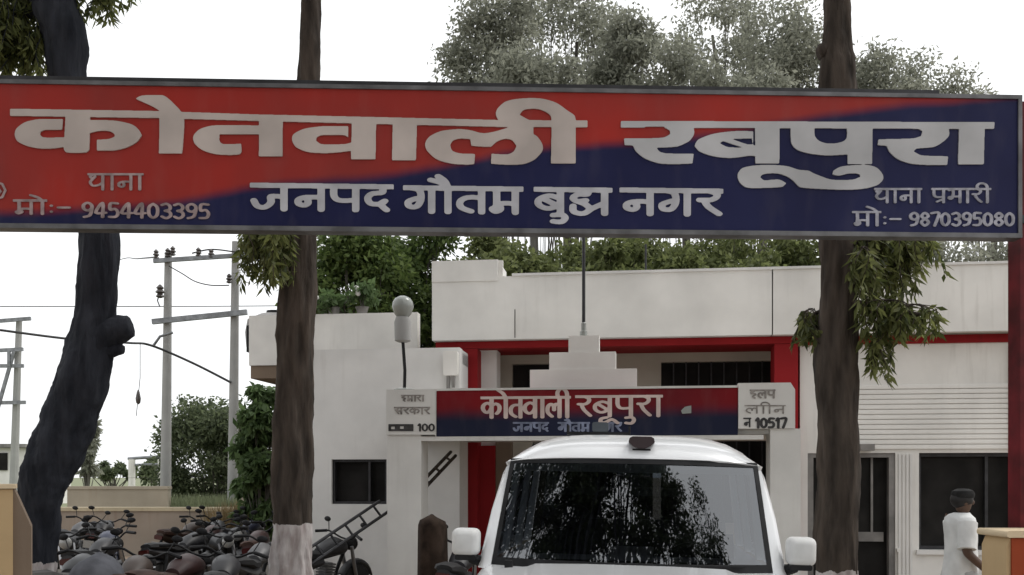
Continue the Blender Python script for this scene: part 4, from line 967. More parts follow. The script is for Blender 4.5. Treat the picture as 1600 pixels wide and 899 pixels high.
def bike(x, y, rz, kind, label, lean=8):
    if kind not in protos:
        seat = {'brown':BROWN_SEAT,'grey':GREY_SEAT,'maroon':BROWN_SEAT}.get(kind, M['seat_black'])
        b = make_bike(tank_mats[kind], seat, tank_mats[kind] if kind != 'silver' else M['black']); protos[kind] = b
    else: b = copy_tree(protos[kind])
    b.location = (x,y,0); b.rotation_euler = (0, math.radians(lean), math.radians(rz))
    b['label'] = label; b['category'] = 'motorcycle'; b['group'] = 'motorcycles parked in the yard'
    return b
bk = [
 # px, Y, rz, kind, label
 (128,9.7,172,'grey','dusty grey motorcycle nearest the foot of the leaning trunk, tail towards the viewer'),
 (190,9.5,186,'brown','brown motorcycle in the front row, second from the leaning trunk'),
 (262,9.8,168,'maroon','maroon motorcycle in the middle of the front row, tail towards the viewer'),
 (330,9.6,190,'black','black motorcycle in the front row, second from the whitewashed trunk'),
 (386,11.4,176,'silver','silver motorcycle in the front row beside the whitewashed trunk'),
 (120,13.6,20,'black','black motorcycle behind the dusty grey one near the leaning trunk'),
 (178,13.9,195,'blue','blue motorcycle in the second row behind the brown one'),
 (300,13.5,160,'black','black motorcycle in the second row behind the maroon one'),
 (352,13.8,30,'grey','grey motorcycle turned sideways in the second row left of the whitewashed trunk'),
 (412,14.0,185,'maroon','maroon motorcycle in the second row peeping out beside the whitewashed trunk'),
 (112,17.0,175,'silver','silver motorcycle in the back row against the low wall beside the leaning trunk'),
 (150,17.3,190,'black','black motorcycle in the back row, second from the leaning trunk'),
 (285,17.0,165,'brown','brown motorcycle in the back row left of the near concrete pole'),
 (330,17.4,200,'silver','silver motorcycle in the back row between the two concrete poles'),
 (378,17.1,170,'blue','blue motorcycle in the back row right of the second concrete pole'),
 (497,12.6,150,'black','black motorcycle half hidden behind the whitewashed trunk by the annex wall'),
 (704,10.6,172,'black','black motorcycle parked between the brown draped bundle and the white vehicle'),
 (165,12.3,178,'black','black motorcycle wedged between the brown front-row one and the second row'),
 (385,15.4,15,'black','black motorcycle facing the viewer behind the maroon second-row one'),
 (320,15.6,188,'maroon','maroon motorcycle in the third row between the concrete poles'),
]
for px_, Y_, rz_, kd, lab in bk: bike(X(px_,Y_), Y_, rz_, kd, lab, random.choice((-7,-9,6,-8)))

def draped(name, label, cat, x, y, h, rx, ry, mat, seed, t0=0.86, pw=4):
    g_ = np.random.default_rng(seed); r = thing(name, label, cat, (x,y,0)); bm = NB(); ph = g_.uniform(0,6,4); secs_ = []
    for k in range(25):
        t = k/24; z = h*t if t < 1 else h
        w_ = (1.0-0.10*t) if t < t0 else ((1-0.10*t0)*max(0.02,1-((t-t0)/(1-t0))**pw)**0.5)
        ring_ = []
        for i in range(36):
            a_ = 2*PI*i/36; f_ = 1+(0.07*math.sin(5*a_+ph[0])+0.05*math.sin(9*a_+ph[1]+2*t)+0.03*math.sin(14*a_+ph[2]))*(1-0.9*t)
            ring_.append((rx*w_*f_*math.cos(a_), ry*w_*f_*math.sin(a_), z+0.02*math.sin(a_+ph[3])*t))
        secs_.append(ring_)
    loft(bm, secs_); obj('cover', bm, mat, r, smooth=60)
    return r
CLOTH_B = plain('dark_brown_cloth', (0.035,0.024,0.018), 0.95, 0, 0.5, 7, 0.1, 0.6); CLOTH_G = plain('blue_grey_cloth', (0.085,0.088,0.10), 0.9, 0, 0.35, 6, 0.15, 0.5)
draped('draped_bundle', 'dark brown cloth draped bundle standing between the porch column and the white vehicle', 'bundle', X(676,10.9), 10.9, Zp(806,10.9), 0.17, 0.3, CLOTH_B, 3)
draped('draped_cover', 'rounded blue grey cover among the motorcycles nearest the leaning trunk', 'cover', X(150,8.9), 8.9, Zp(866,8.9), 0.25, 0.34, CLOTH_G, 5, 0.72, 2.2)
# ------------------------------------------------------------------ ladder-like steel barrier leaning on the annex, and bracket by the red column
def ladder(name, label, a, b, wdt, Y0, Y1, n, rad, mat):
    A, B_ = P(a[0],a[1],Y0), P(b[0],b[1],Y1)
    r = thing(name, label, 'barrier', (A.x, A.y, 0))
    d = (B_-A).normalized(); side = Vector((-d.z, 0, d.x)); side.normalize()
    bm = NB()
    for s in (0,1):
        tube(bm, [A+side*wdt*s, B_+side*wdt*s], rad, 6)
    obj('rails', bm, mat, r, world=True)
    for k in range(n):
        t = (k+0.5)/n; p = A.lerp(B_, t)
        bm = NB(); tube(bm, [p, p+side*wdt], rad*0.8, 6); obj('rung', bm, mat, r, world=True)
    return r
ladder('steel_ladder', 'black ladder-like steel barrier leaning against the annex under its window', (470,893), (606,800), 0.17, 12.0, 12.9, 6, 0.02, M['dark_steel'])
ladder('wooden_frame', 'short weathered wooden frame propped by the wall left of the red column', (662,765), (712,712), 0.08, 12.6, 13.6, 3, 0.022, M['bark_brown'])

# ------------------------------------------------------------------ person
def skin_mesh(name, V, E, R, mat, parent, sub=2, root=0):
    me = bpy.data.meshes.new(name); me.from_pydata(V, E, []); o = bpy.data.objects.new(name, me); COL.objects.link(o)
    md = o.modifiers.new('skin','SKIN'); md.use_smooth_shade = True
    sl = me.skin_vertices[0].data
    for i, r in enumerate(R): sl[i].radius = (r if isinstance(r, tuple) else (r,r)); sl[i].use_root = (i == root)
    o.modifiers.new('sub','SUBSURF').levels = sub
    dg = bpy.context.evaluated_depsgraph_get()
    m2 = bpy.data.meshes.new_from_object(o.evaluated_get(dg)); m2.name = name
    bpy.data.objects.remove(o); bpy.data.meshes.remove(me)
    finish_mesh(m2, mat, 0); m2.polygons.foreach_set('use_smooth',[True]*len(m2.polygons))
    return link(bpy.data.objects.new(name, m2), parent)
YPER = 9.0
ps = thing('person', 'person in a white short-sleeved shirt and dark cap walking right past the dark window', 'person', (X(1500,YPER), YPER, 0))
# local frame: facing +x, slightly away
V = [(0,0,0.86),(0.0,0,1.02),(0.01,0,1.20),(0.0,0,1.32),(0.015,0,1.375),(0.03,0,1.45),(0.04,0,1.525),      # pelvis .. head top (0-6)
     (0.0,-0.165,1.29),(-0.035,-0.205,1.05),(0.14,-0.215,0.89),(0.20,-0.21,0.855),                               # near arm 7-10
     (0.0,0.165,1.29),(0.04,0.21,1.05),(0.19,0.2,0.93),(0.26,0.19,0.92),                                          # far arm 11-14
     (0.02,-0.09,0.80),(0.07,-0.095,0.45),(0.0,-0.10,0.08),(0.12,-0.10,0.03),                                     # near leg 15-18
     (-0.02,0.09,0.80),(-0.06,0.095,0.45),(-0.20,0.10,0.10),(-0.09,0.10,0.03)]                                   # far leg 19-22
E = [(0,1),(1,2),(2,3),(3,4),(4,5),(5,6),(3,7),(7,8),(8,9),(9,10),(3,11),(11,12),(12,13),(13,14),(0,15),(15,16),(16,17),(17,18),(0,19),(19,20),(20,21),(21,22)]
R = [0.13,0.12,0.13,0.10,0.052,(0.085,0.075),(0.075,0.07),0.06,0.043,0.032,0.03,0.06,0.043,0.032,0.03,0.085,0.058,0.04,0.035,0.085,0.058,0.04,0.035]
R = [r if isinstance(r,tuple) else (r,r) for r in R]
body = skin_mesh('body', V, E, R, M['skin'], ps)
bm = NB()
ell(bm, (0.108,0,1.475), 0.022, 0.014, 0.025, 8, 6)                 # nose
for s in (-1,1): ell(bm, (0.02,s*0.07,1.475), 0.022, 0.012, 0.032, 8, 6)   # ears
obj('nose_and_ears', bm, M['skin'], body)
bm = NB()
for s in (-1,1): ell(bm, (0.094,s*0.03,1.497), 0.008, 0.014, 0.008, 8, 5)
obj('eyes', bm, M['hair'], body)
for s, wx_, wy_, wz_ in ((-1,0.20,-0.21,0.855),(1,0.26,0.19,0.92)):
    bm = NB(); ell(bm, (wx_+0.045,wy_,wz_-0.02), 0.045, 0.018, 0.035, 10, 7)
    for k in range(4):
        L = (0.055,0.065,0.062,0.048)[k]; z0 = wz_-0.0-0.017*k
        tube(bm, smooth_path([(wx_+0.075,wy_,z0),(wx_+0.075+L*0.5,wy_+s*0.004,z0-0.012),(wx_+0.075+L*0.8,wy_-s*0.012,z0-0.032)],3), [0.009]*3+[0.0085]*3+[0.007], 6)
    tube(bm, [(wx_+0.03,wy_-s*0.012,wz_+0.008),(wx_+0.06,wy_-s*0.03,wz_+0.012),(wx_+0.085,wy_-s*0.028,wz_-0.004)], [0.011,0.010,0.008], 6)
    obj('hand', bm, M['skin'], body)
def oval(cx, z, rx, ry, n=40, dz=0.0):
    f = max(0.0, min(1.0, (1.34-z)/0.5))
    return [(cx+rx*(1+f*(0.035*math.sin(6*a+9*z)+0.03*math.sin(11*a-14*z)))*math.cos(a), ry*(1+f*(0.035*math.sin(6*a+9*z)+0.03*math.sin(11*a-14*z)))*math.sin(a), z) for a in [2*PI*k/n for k in range(n)]]
bm = NB(); loft(bm, [oval(0.015,1.385,0.065,0.07),oval(0.0,1.368,0.085,0.13),oval(-0.002,1.34,0.105,0.20),oval(0.0,1.28,0.122,0.205),oval(0.006,1.22,0.122,0.19),oval(0.008,1.15,0.125,0.178),oval(0.010,1.08,0.124,0.168),oval(0.008,1.02,0.13,0.165),oval(0.004,0.96,0.134,0.172),oval(0.0,0.90,0.14,0.18),oval(-0.005,0.70,0.155,0.195),oval(-0.005,0.62,0.16,0.20)], caps=False)
sh = obj('shirt', bm, M['shirt'], ps, smooth=70)
bm = NB()
for s, a, b_ in ((-1,(0.0,-0.145,1.30),(-0.03,-0.205,1.075)),(1,(0.0,0.145,1.30),(0.035,0.21,1.075))):
    A, B_ = Vector(a), Vector(b_); tube(bm, [A, A.lerp(B_,0.3), A.lerp(B_,0.7), B_], [0.085,0.082,0.074,0.078], 14, caps=True); obj('sleeve', bm, M['shirt'], sh, smooth=70); bm = NB()
bm.free()
bm = NB()
for ids in ((0,15,16,17),(0,19,20,21)):
    pts = [Vector(V[i]) for i in ids]; pts[0] = pts[0]+Vector((0,0.05 if ids[1]==19 else -0.05,-0.02)); pts[-1] += Vector((0,0,0.03))
    tube(bm, smooth_path(pts,4), [0.12,0.118,0.116,0.112,0.108,0.10,0.095,0.09,0.085,0.082,0.08,0.08,0.08], 14)
obj('trousers', bm, M['trousers'], ps, smooth=70)
bm = NB()
for c in ((0.06,-0.10,0.045),(-0.13,0.10,0.045)): ell(bm, c, 0.13, 0.05, 0.045, 14, 7)
obj('shoes', bm, M['black'], ps)
bm = NB(); ell(bm, (0.015,0,1.50), 0.098, 0.088, 0.088, 18, 10); obj('hair', bm, M['hair'], ps)
bm = NB(); lathe(bm, [(0.094,0.0),(0.10,0.03),(0.088,0.06),(0.05,0.078),(0.01,0.08)], (0.025,0,1.515), 'z', 20); obj('cap', bm, M['cap'], ps)

# ------------------------------------------------------------------ utility poles and wires
YW = 30.0
def pole_tube(bm, px0, py0, px1, py1, Y, r0, r1): tube(bm, [P(px0,py0,Y), P(px1,py1,Y)], [r0, r1], 10)
hp = thing('double_utility_pole', 'tall pair of concrete power poles joined by two steel crossarms', 'utility pole', (X(312,YW), YW, 0))
for pxa, pxb, yt_ in ((258,263,395),(363,368,378)):
    A = P(pxa,800,YW); A.z = 0; bm = NB(); tube(bm, [A, P(pxb,yt_,YW)], [0.17,0.105], 12); obj('post', bm, M['concrete'], hp, world=True)
bm = NB()
def beam(bm, a, b, h, d):
    n = (b-a).normalized(); s = Vector((0,1,0)); u = n.cross(s).normalized()
    loft(bm, [[p+s*d+u*h, p-s*d+u*h, p-s*d-u*h, p+s*d-u*h] for p in (a,b)])
beam(bm, P(238,503,YW-0.2), P(386,488,YW-0.2), 0.075, 0.06); obj('crossarm', bm, M['galv'], hp, world=True)
bm = NB(); beam(bm, P(240,408,YW-0.2), P(394,398,YW-0.2), 0.06, 0.05); obj('crossarm', bm, M['galv'], hp, world=True)
def insulator(px_, py_, Y, up=True, sc_=1.0):
    c = P(px_,py_,Y); bm = NB()
    lathe(bm, [(0.03*sc_,0),(0.09*sc_,0.03*sc_),(0.05*sc_,0.09*sc_),(0.10*sc_,0.12*sc_),(0.05*sc_,0.18*sc_),(0.08*sc_,0.21*sc_),(0.02*sc_,0.28*sc_)], c, 'z', 10)
    obj('insulator', bm, M['insul'], hp, world=True)
for q in ((244,405),(262,403),(270,400),(310,402),(330,404),(388,396)): insulator(q[0], q[1], YW-0.2)
insulator(250, 466, YW-0.3, sc_=1.4); insulator(358, 443, YW-0.25)
bm = NB(); tube(bm, [P(240,540,YW-0.3),P(250,526,YW-0.3),P(270,520,YW-0.3)], 0.04, 6); tube(bm, [P(250,455,YW-0.3),P(246,470,YW-0.3),P(250,480,YW-0.3)], 0.02, 6); obj('bracket', bm, M['galv'], hp, world=True)
YQ = 46.0
up2 = thing('utility_pole', 'thin distant concrete power pole with three crossarms at the left edge', 'utility pole', (X(25,YQ), YQ, 0))
A = P(20,745,YQ); A.z = 0; bm = NB(); tube(bm, [A, P(30,498,YQ)], [0.2,0.13], 10); obj('post', bm, M['concrete'], up2, world=True)
for a, b_ in (((-30,504),(48,498)),((-25,549),(36,546)),((-20,572),(37,572)),((-30,630),(40,629))):
    bm = NB(); beam(bm, P(*a,YQ-0.3), P(*b_,YQ-0.3), 0.08, 0.06); obj('crossarm', bm, M['galv'], up2, world=True)
bm = NB(); beam(bm, P(22,549,YQ-0.35), P(-4,640,YQ-0.35), 0.07, 0.05); beam(bm, P(14,549,YQ-0.4), P(14,572,YQ-0.4), 0.06, 0.05); obj('stay_arm', bm, M['galv'], up2, world=True)
def wire(label, pts, r, sag=0.0):
    v = [P(*p) for p in pts]; bm = NB(); tube(bm, smooth_path(v, 8), r, 6)
    o = obj('overhead_wire', bm, M['wire']); tag(o, label, 'wire', 'overhead wires'); return o
wire('thick black cable running down across the gap to the second concrete pole', [(-60,508,26),(0,516,26),(110,530,27),(200,536,28),(236,540,29.4),(300,567,29.8),(361,598,29.8)], 0.035)
wire('thin wire crossing the sky level with the top of the distant left pole', [(-100,479,38),(100,479,40),(300,479,42),(450,478,44)], 0.02)
wire('wire end running left from the upper crossarm of the double pole', [(148,424,160),(185,407,80),(215,404.5,45),(244,402,29.8)], 0.028)
wire('drooping jumper wire below the upper crossarm of the double pole', [(264,416,29.8),(285,428,29.8),(305,440,29.8),(330,446,29.8),(358,446,29.8)], 0.018)
wire('thin wire running right from the upper crossarm behind the hanging leaves', [(300,396,29.8),(330,390,29.8),(368,394,29.8),(400,398,30),(470,402,32)], 0.022)
hw_ = thing('hanging_wire', 'loose vertical wire end with a dark blob below the thick cable', 'wire', tuple(P(216,650,28.4)))
bm = NB(); tube(bm, [P(219,537,28.4),P(219,590,28.4),P(213,650,28.4)], 0.010, 5); obj('strand', bm, M['wire'], hw_, world=True)
bm = NB(); lathe(bm, [(0.02,0),(0.06,0.05),(0.075,0.16),(0.04,0.34),(0.015,0.4)], P(216,632,28.4), 'z', 10); obj('insulator', bm, M['insul'], hw_, world=True)

# ------------------------------------------------------------------ walls and distant yard on the left
def wall_thing(name, label, pxa, pxb, pyt, Y, th, mat, cap=None, Yb=None):
    Yb = Yb or Y
    zt = Zp(pyt, Y); xa, xb = X(pxa,Y), X(pxb,Yb)
    r = thing(name, label, 'wall', (xa, Y, 0), math.atan2(Yb-Y, xb-xa))
    L = math.hypot(xb-xa, Yb-Y)
    bm = NB(); box(bm, 0, L, 0, th, 0, zt-0.08); obj('masonry', bm, mat, r, bevel=0.01)
    bm = NB(); box(bm, -0.02, L+0.02, -0.03, th+0.03, zt-0.08, zt); obj('coping', bm, cap or mat, r, bevel=0.01)
    return r
wall_thing('low_yard_wall', 'low sandy yard wall with pale coping behind the rows of motorcycles', -120, 425, 793, 22.0, 0.25, M['brick_wall'], M['yellow_cap'])
wall_thing('boundary_wall', 'pale boundary wall left of the near concrete pole beyond the yard', 105, 262, 760, 27.0, 0.25, M['low_wall'], M['low_wall'])
wall_thing('side_yard_wall', 'short cream wall with a white top between the second pole and the slim trunk', 376, 436, 759, 24.0, 0.22, M['low_wall'], M['white_wall'])
fr_ = thing('pipe_gateway', 'white pipe gateway frame standing far off left of the first pole', 'gateway', (X(230,40), 40, 0))
for p in (206,252):
    A = P(p,718,40); bm = NB(); tube(bm, [(A.x,40,0),A], 0.14, 8); obj('post', bm, M['white_wall'], fr_, world=True)
bm = NB(); tube(bm, [P(200,717,40),P(275,712,40)], 0.06, 8); tube(bm, [P(206,727,40),P(275,725,40)], 0.05, 8); obj('rail', bm, M['galv'], fr_, world=True)
hs_ = thing('distant_house', 'pale distant house with a dark roof edge at the left edge beyond the pole', 'house', (X(0,60), 60, 0))
bm = NB(); box(bm, X(-90,60), X(42,60), 60, 66, 0, Zp(700,60)); obj('wall', bm, M['white_wall'], hs_, world=True)
bm = NB(); box(bm, X(-95,60), X(45,60), 59.6, 66.4, Zp(699.6,60), Zp(694,60)); obj('roof', bm, M['grey_frame'], hs_, world=True)
bm = NB(); box(bm, X(-6,60), X(12,60), 59.9, 59.997, Zp(735,60), Zp(708,60)); obj('window', bm, M['dark_opening'], hs_, world=True)

# ------------------------------------------------------------------ foliage
def leaf_cloud(name, C, L, W, mat, parent, droop=0.3, dirs=None, world=True, seed=1):
    """C: Nx3 leaf base points; one diamond leaf each, folded along its midrib"""
    g = np.random.default_rng(seed); N = len(C)
    d = g.normal(size=(N,3)); d[:,2] -= droop*2.0
    if dirs is not None: d = d*0.5+dirs
    d /= np.linalg.norm(d,axis=1)[:,None]
    s = np.cross(d, g.normal(size=(N,3))); s /= np.linalg.norm(s,axis=1)[:,None]+1e-9
    nrm = np.cross(d, s)
    ln = (L*g.uniform(0.6,1.35,N))[:,None]; wd = (W*g.uniform(0.6,1.3,N))[:,None]
    v = np.empty((N,4,3)); v[:,0] = C; v[:,1] = C+d*ln*0.45+s*wd*0.5+nrm*wd*0.15; v[:,2] = C+d*ln; v[:,3] = C+d*ln*0.45-s*wd*0.5+nrm*wd*0.15
    v = v.reshape(-1,3)
    if world and parent is not None: v = v-np.array(parent.location)
    me = bpy.data.meshes.new(name); me.vertices.add(4*N); me.vertices.foreach_set('co', v.astype(np.float32).ravel())
    me.loops.add(4*N); me.loops.foreach_set('vertex_index', np.arange(4*N,dtype=np.int32))
    me.polygons.add(N); me.polygons.foreach_set('loop_start', np.arange(0,4*N,4,dtype=np.int32))
    me.update(calc_edges=True); me.materials.append(mat); me.validate()
    return link(bpy.data.objects.new(name, me), parent)
def clump_points(g, centers, radii, n):
    k = g.choice(len(centers), n, p=radii**2/np.sum(radii**2))
    q = g.normal(size=(n,3)); q /= np.linalg.norm(q,axis=1)[:,None]
    r = radii[k]*g.uniform(0.1,1.0,n)**0.6*(1+0.28*np.abs(g.normal(size=n)))
    p = centers[k]+q*r[:,None]*np.array([1,1,0.75])
    return p, q
def tree(name, label, x, y, h, base, rx, rz_, nl, leaf, mats, seed, nclump=26, cat='tree', group=None, trunk_r=0.2, cr=(0.16,0.34), ry=None, droop=0.3, bias=0.0, limb=1.0):
    """tapered trunk with limbs that end in the leaf clumps; crown centred between base and h"""
    g = np.random.default_rng(seed); random.seed(seed)
    r = thing(name, label, cat, (x,y,0), 0, group)
    cz = (h+base)/2; hz = (h-base)/2; ry = ry or rx
    cs_ = []
    while len(cs_) < nclump:
        q = g.uniform(-1,1,3)
        if np.linalg.norm(q) > 1: continue
        q = q/ (np.linalg.norm(q)+1e-6) * np.linalg.norm(q)**0.6
        taper = 1-bias*max(0,q[2])
        cs_.append((x+q[0]*rx*0.82*taper, y+q[1]*ry*0.82*taper, cz+q[2]*hz*0.85))
    cs_ = np.array(cs_); rad = g.uniform(cr[0],cr[1],nclump)*min(rx,hz)*1.15
    bm = NB()
    top = Vector((x+g.normal()*0.15*rx, y+g.normal()*0.15*rx, base+hz*1.3))
    tp = smooth_path([(x,y,0),(x+0.06*rx*g.normal(),y,base*0.5),(x+0.08*rx*g.normal(),y+0.05*rx*g.normal(),base),tuple(top)],5)
    n_ = len(tp); tube(bm, tp, [trunk_r*(1-0.8*i/(n_-1)) for i in range(n_)], 9, jit=0.06)
    for i in range(min(nclump,30)):
        c = Vector(cs_[i]); zf = min(max((c.z-hz*0.5-base*0.8)/(top.z), 0.25), 0.9)
        st_ = tp[int(zf*(n_-1))]
        mid = st_.lerp(c,0.5)+Vector((0,0,-0.06*rx+0.1*rx*g.normal()*0.5))
        rr = limb*trunk_r*(0.30*(1-zf)+0.09); pth = smooth_path([st_,mid,c],4)
        tube(bm, pth, [rr*(1-0.75*j/(len(pth)-1)) for j in range(len(pth))], 6)
        for _ in range(3):
            e = c+Vector(g.normal(size=3))*rad[i]*0.55; tube(bm, [pth[-3], c.lerp(e,0.5), e], [rr*0.3,rr*0.2,rr*0.08], 5)
    obj('trunk', bm, mats[0], r, world=True)
    p, q = clump_points(g, cs_, rad, nl)
    leaf_cloud('crown', p, leaf[0], leaf[1], mats[1], r, droop, dirs=q*0.25, seed=seed)
    return r
BT = 'trees behind the station'
HAZE_GREY, MANGO, OLIVE = (M['bark_far'],M['leaf_haze_grey']), (M['bark_far'],M['leaf_mango']), (M['bark_far'],M['leaf_olive'])
def bt(label, px_, Y, pyt, pyb, hwpx, mats, seed, nl=5000, leaf=(0.17,0.075), **k):
    return tree(k.pop('name','tree'), label, X(px_,Y), Y, Zp(pyt,Y), max(1.0,Zp(pyb,Y)), hwpx/F*Y, 0, nl, leaf, mats, seed, group=BT, **k)
# tall grey-green row, haze put into the leaf colour
TALL = dict(cr=(0.20,0.42), limb=0.35)
bt('tall grey-green tree at the left end of the row above the gate board', 775, 30, -60, 300, 82, HAZE_GREY, 11, 16000, nclump=60, trunk_r=0.24, **TALL)
bt('tall grey-green tree above the word gap of the gate board with forked bare limbs', 890, 33, -80, 320, 84, HAZE_GREY, 12, 13000, nclump=56, trunk_r=0.26, **TALL)
bt('rounded grey-green tree above the board, between the forked tree and the pale-gapped tree', 985, 29, 15, 330, 74, HAZE_GREY, 13, 15000, nclump=50, trunk_r=0.22, **TALL)
bt('airy tree with sky showing through just left of the right trunk', 1120, 34, -90, 320, 100, HAZE_GREY, 14, 12000, nclump=64, trunk_r=0.25, cr=(0.13,0.28), limb=0.4)
bt('leafy tree behind the right trunk above the board', 1225, 31, -20, 330, 84, HAZE_GREY, 15, 14000, nclump=56, trunk_r=0.22, **TALL)
bt('lower sparse tree right of the right trunk above the board', 1375, 32, 62, 340, 72, HAZE_GREY, 16, 12000, nclump=44, trunk_r=0.2, **TALL)
bt('grey-green tree sloping away at the right end of the row', 1450, 34, 80, 340, 80, HAZE_GREY, 17, 13000, nclump=44, trunk_r=0.2, **TALL)
bt('low grey shrub-like tree at the far right above the board corner', 1545, 36, 112, 400, 60, HAZE_GREY, 18, 7000, nclump=34, trunk_r=0.15, limb=0.6)
bt('low bushy tree just over the board edge below the left tall tree', 835, 27, 66, 300, 78, HAZE_GREY, 19, 12000, nclump=44, trunk_r=0.18, **TALL)
bt('low bushy tree just over the board edge below the airy tree', 1065, 27.5, 66, 300, 84, HAZE_GREY, 20, 12000, nclump=44, trunk_r=0.18, **TALL)
bt('low bushy tree just over the board edge beside the right trunk', 1190, 27, 84, 300, 70, HAZE_GREY, 30, 10000, nclump=40, trunk_r=0.18, **TALL)
# green middle row seen between board and parapet
bt('dense dark green mango-like tree behind the annex beside the slim trunk', 560, 24, 330, 660, 100, MANGO, 21, 18900, (0.17,0.085), nclump=54, limb=0.6, trunk_r=0.3)
bt('deep green tree filling the gap between annex and main parapet', 655, 25.5, 320, 660, 85, MANGO, 22, 16200, (0.17,0.085), nclump=48, limb=0.6, trunk_r=0.3)
bt('mid green tree above the raised block of the parapet', 770, 24, 340, 660, 80, OLIVE, 23, 13500, (0.16,0.08), nclump=48, limb=0.6, trunk_r=0.25)
bt('olive tree behind the flagpole over the parapet', 880, 25, 345, 660, 85, OLIVE, 24, 13500, (0.16,0.08), nclump=48, limb=0.6, trunk_r=0.25)
bt('olive tree right of the flagpole over the parapet', 1000, 24.5, 350, 660, 85, OLIVE, 25, 13500, (0.16,0.08), nclump=48, limb=0.6, trunk_r=0.25)
bt('dark olive tree over the parapet joint left of the right trunk', 1125, 25, 340, 660, 90, OLIVE, 26, 13500, (0.16,0.08), nclump=48, limb=0.6, trunk_r=0.25)
bt('olive tree directly behind the right trunk over the parapet', 1250, 24.5, 350, 660, 85, OLIVE, 27, 13500, (0.16,0.08), nclump=48, limb=0.6, trunk_r=0.25)
bt('grey-green tree over the right wing parapet beside the red post', 1430, 26, 340, 660, 110, HAZE_GREY, 28, 12150, (0.16,0.08), nclump=54, limb=0.6, trunk_r=0.25)
bt('grey-green tree at the right edge behind the red post', 1570, 27, 350, 660, 90, HAZE_GREY, 29, 6750, (0.16,0.08), nclump=48, limb=0.6, trunk_r=0.25)
for i_, (px_, lab_) in enumerate(((822,'short olive tree filling the gap left of the flagpole over the parapet'),(943,'short olive tree just right of the flagpole over the parapet'),(1062,'short olive tree between the roof mast and the parapet joint'),(1190,'short olive tree over the parapet joint'))):
    bt(lab_, px_, 22.5, 362+4*(i_%2), 640, 74, OLIVE, 81+i_, 11000, (0.16,0.08), nclump=44, limb=0.5, trunk_r=0.16)
# left yard
DARK, BRIGHT = (M['bark_far'],M['leaf_dark']), (M['bark_far'],M['leaf_bright'])
YT = 'trees beyond the motorcycle yard'
def yt_tree(label, px_, Y, pyt, pyb, hwpx, mats, seed, nl, leaf, **k):
    return tree(k.pop('name','tree'), label, X(px_,Y), Y, Zp(pyt,Y), max(0.2,Zp(pyb,Y)), hwpx/F*Y, 0, nl, leaf, mats, seed, group=YT, **k)
yt_tree('round dark green tree between the two concrete poles', 335, 34, 605, 850, 92, DARK, 31, 17000, (0.17,0.085), nclump=60, limb=0.5, trunk_r=0.2)
yt_tree('bright broad-leaved bushy tree between the second pole and the slim trunk', 410, 20, 585, 880, 48, BRIGHT, 32, 8000, (0.19,0.10), nclump=40, limb=0.5, trunk_r=0.12, droop=0.8)
yt_tree('hazy slender tree just right of the leaning trunk', 138, 58, 640, 765, 20, HAZE_GREY, 33, 1800, (0.3,0.15), nclump=22, trunk_r=0.15)
yt_tree('low far tree at the left of the distant treeline', 175, 75, 722, 752, 45, DARK, 34, 3500, (0.3,0.16), nclump=18, trunk_r=0.2)
yt_tree('low far tree at the right of the distant treeline behind the pipe gateway', 255, 70, 716, 752, 45, DARK, 35, 3500, (0.3,0.16), nclump=18, trunk_r=0.2)
def roof_plant(px_, label, hgt, spread, nl, seed, blooms):
    g_ = np.random.default_rng(seed); p = B_P0+bu*BU(px_,vU+0.1)+bv*(vU+0.1)
    r = thing('roof_plant', label, 'plant', (p.x, p.y, zu1), 0, 'plants on the annex parapet')
    bm = NB(); lathe(bm, [(0.07,0.0),(0.10,0.10),(0.11,0.11),(0.09,0.11),(0.085,0.09)], n=12); obj('pot', bm, M['grey_frame'], r)
    bm = NB(); tips = []
    for k in range(9):
        e = Vector((g_.normal()*spread*0.6, g_.normal()*0.12, hgt*g_.uniform(0.55,1.0))); tips.append(e)
        tube(bm, smooth_path([(0,0,0.09),e*0.5+Vector((0,0,0.06)),e],3), 0.008, 5)
    obj('stems', bm, M['bark_far'], r)
    c_ = np.array([tuple(t) for t in tips]); pp_, q_ = clump_points(g_, c_, np.full(9,spread*0.45), nl)
    leaf_cloud('foliage', pp_, 0.13, 0.06, M['leaf_bright'], r, 0.2, world=False, seed=seed)
    for k in range(blooms):
        bm = NB(); t = tips[k]; ell(bm, (t.x,t.y-0.06,t.z), 0.05,0.045,0.045, 10, 6); obj('bloom', bm, M['white_wall'], r)
roof_plant(566, 'plant with pale blooms on the annex parapet right of the slim trunk', 0.42, 0.30, 240, 91, 4)
roof_plant(522, 'low leafy plant on the annex parapet beside the slim trunk', 0.26, 0.32, 260, 92, 2)
# grass bank and dry scrub
g = np.random.default_rng(5)
n = 9000; gx = g.uniform(X(232,30),X(432,30),n); gy = g.uniform(27.5,33.0,n)
C_ = np.stack([gx,gy,np.zeros(n)],1); hgt = 0.75+0.45*np.sin(gx*0.9)*0.5
dirs = np.stack([np.zeros(n),np.zeros(n),np.full(n,2.2)],1)
tag(leaf_cloud('tall_grass', C_, 0.95, 0.06, M['grass'], None, 0.0, dirs, seed=51), 'pale green bank of grass beyond the low yard wall', 'grass', kind='stuff')
n = 2600; gx = g.uniform(X(345,21),X(432,21),n); gy = g.uniform(20.2,21.8,n)
C_ = np.stack([gx,gy,np.zeros(n)],1); dirs = np.stack([np.zeros(n),np.zeros(n),np.full(n,1.8)],1)
tag(leaf_cloud('dry_scrub', C_, 0.95, 0.05, M['straw'], None, 0.0, dirs, seed=52), 'dry brown scrub in front of the low wall beside the slim trunk', 'scrub', kind='stuff')

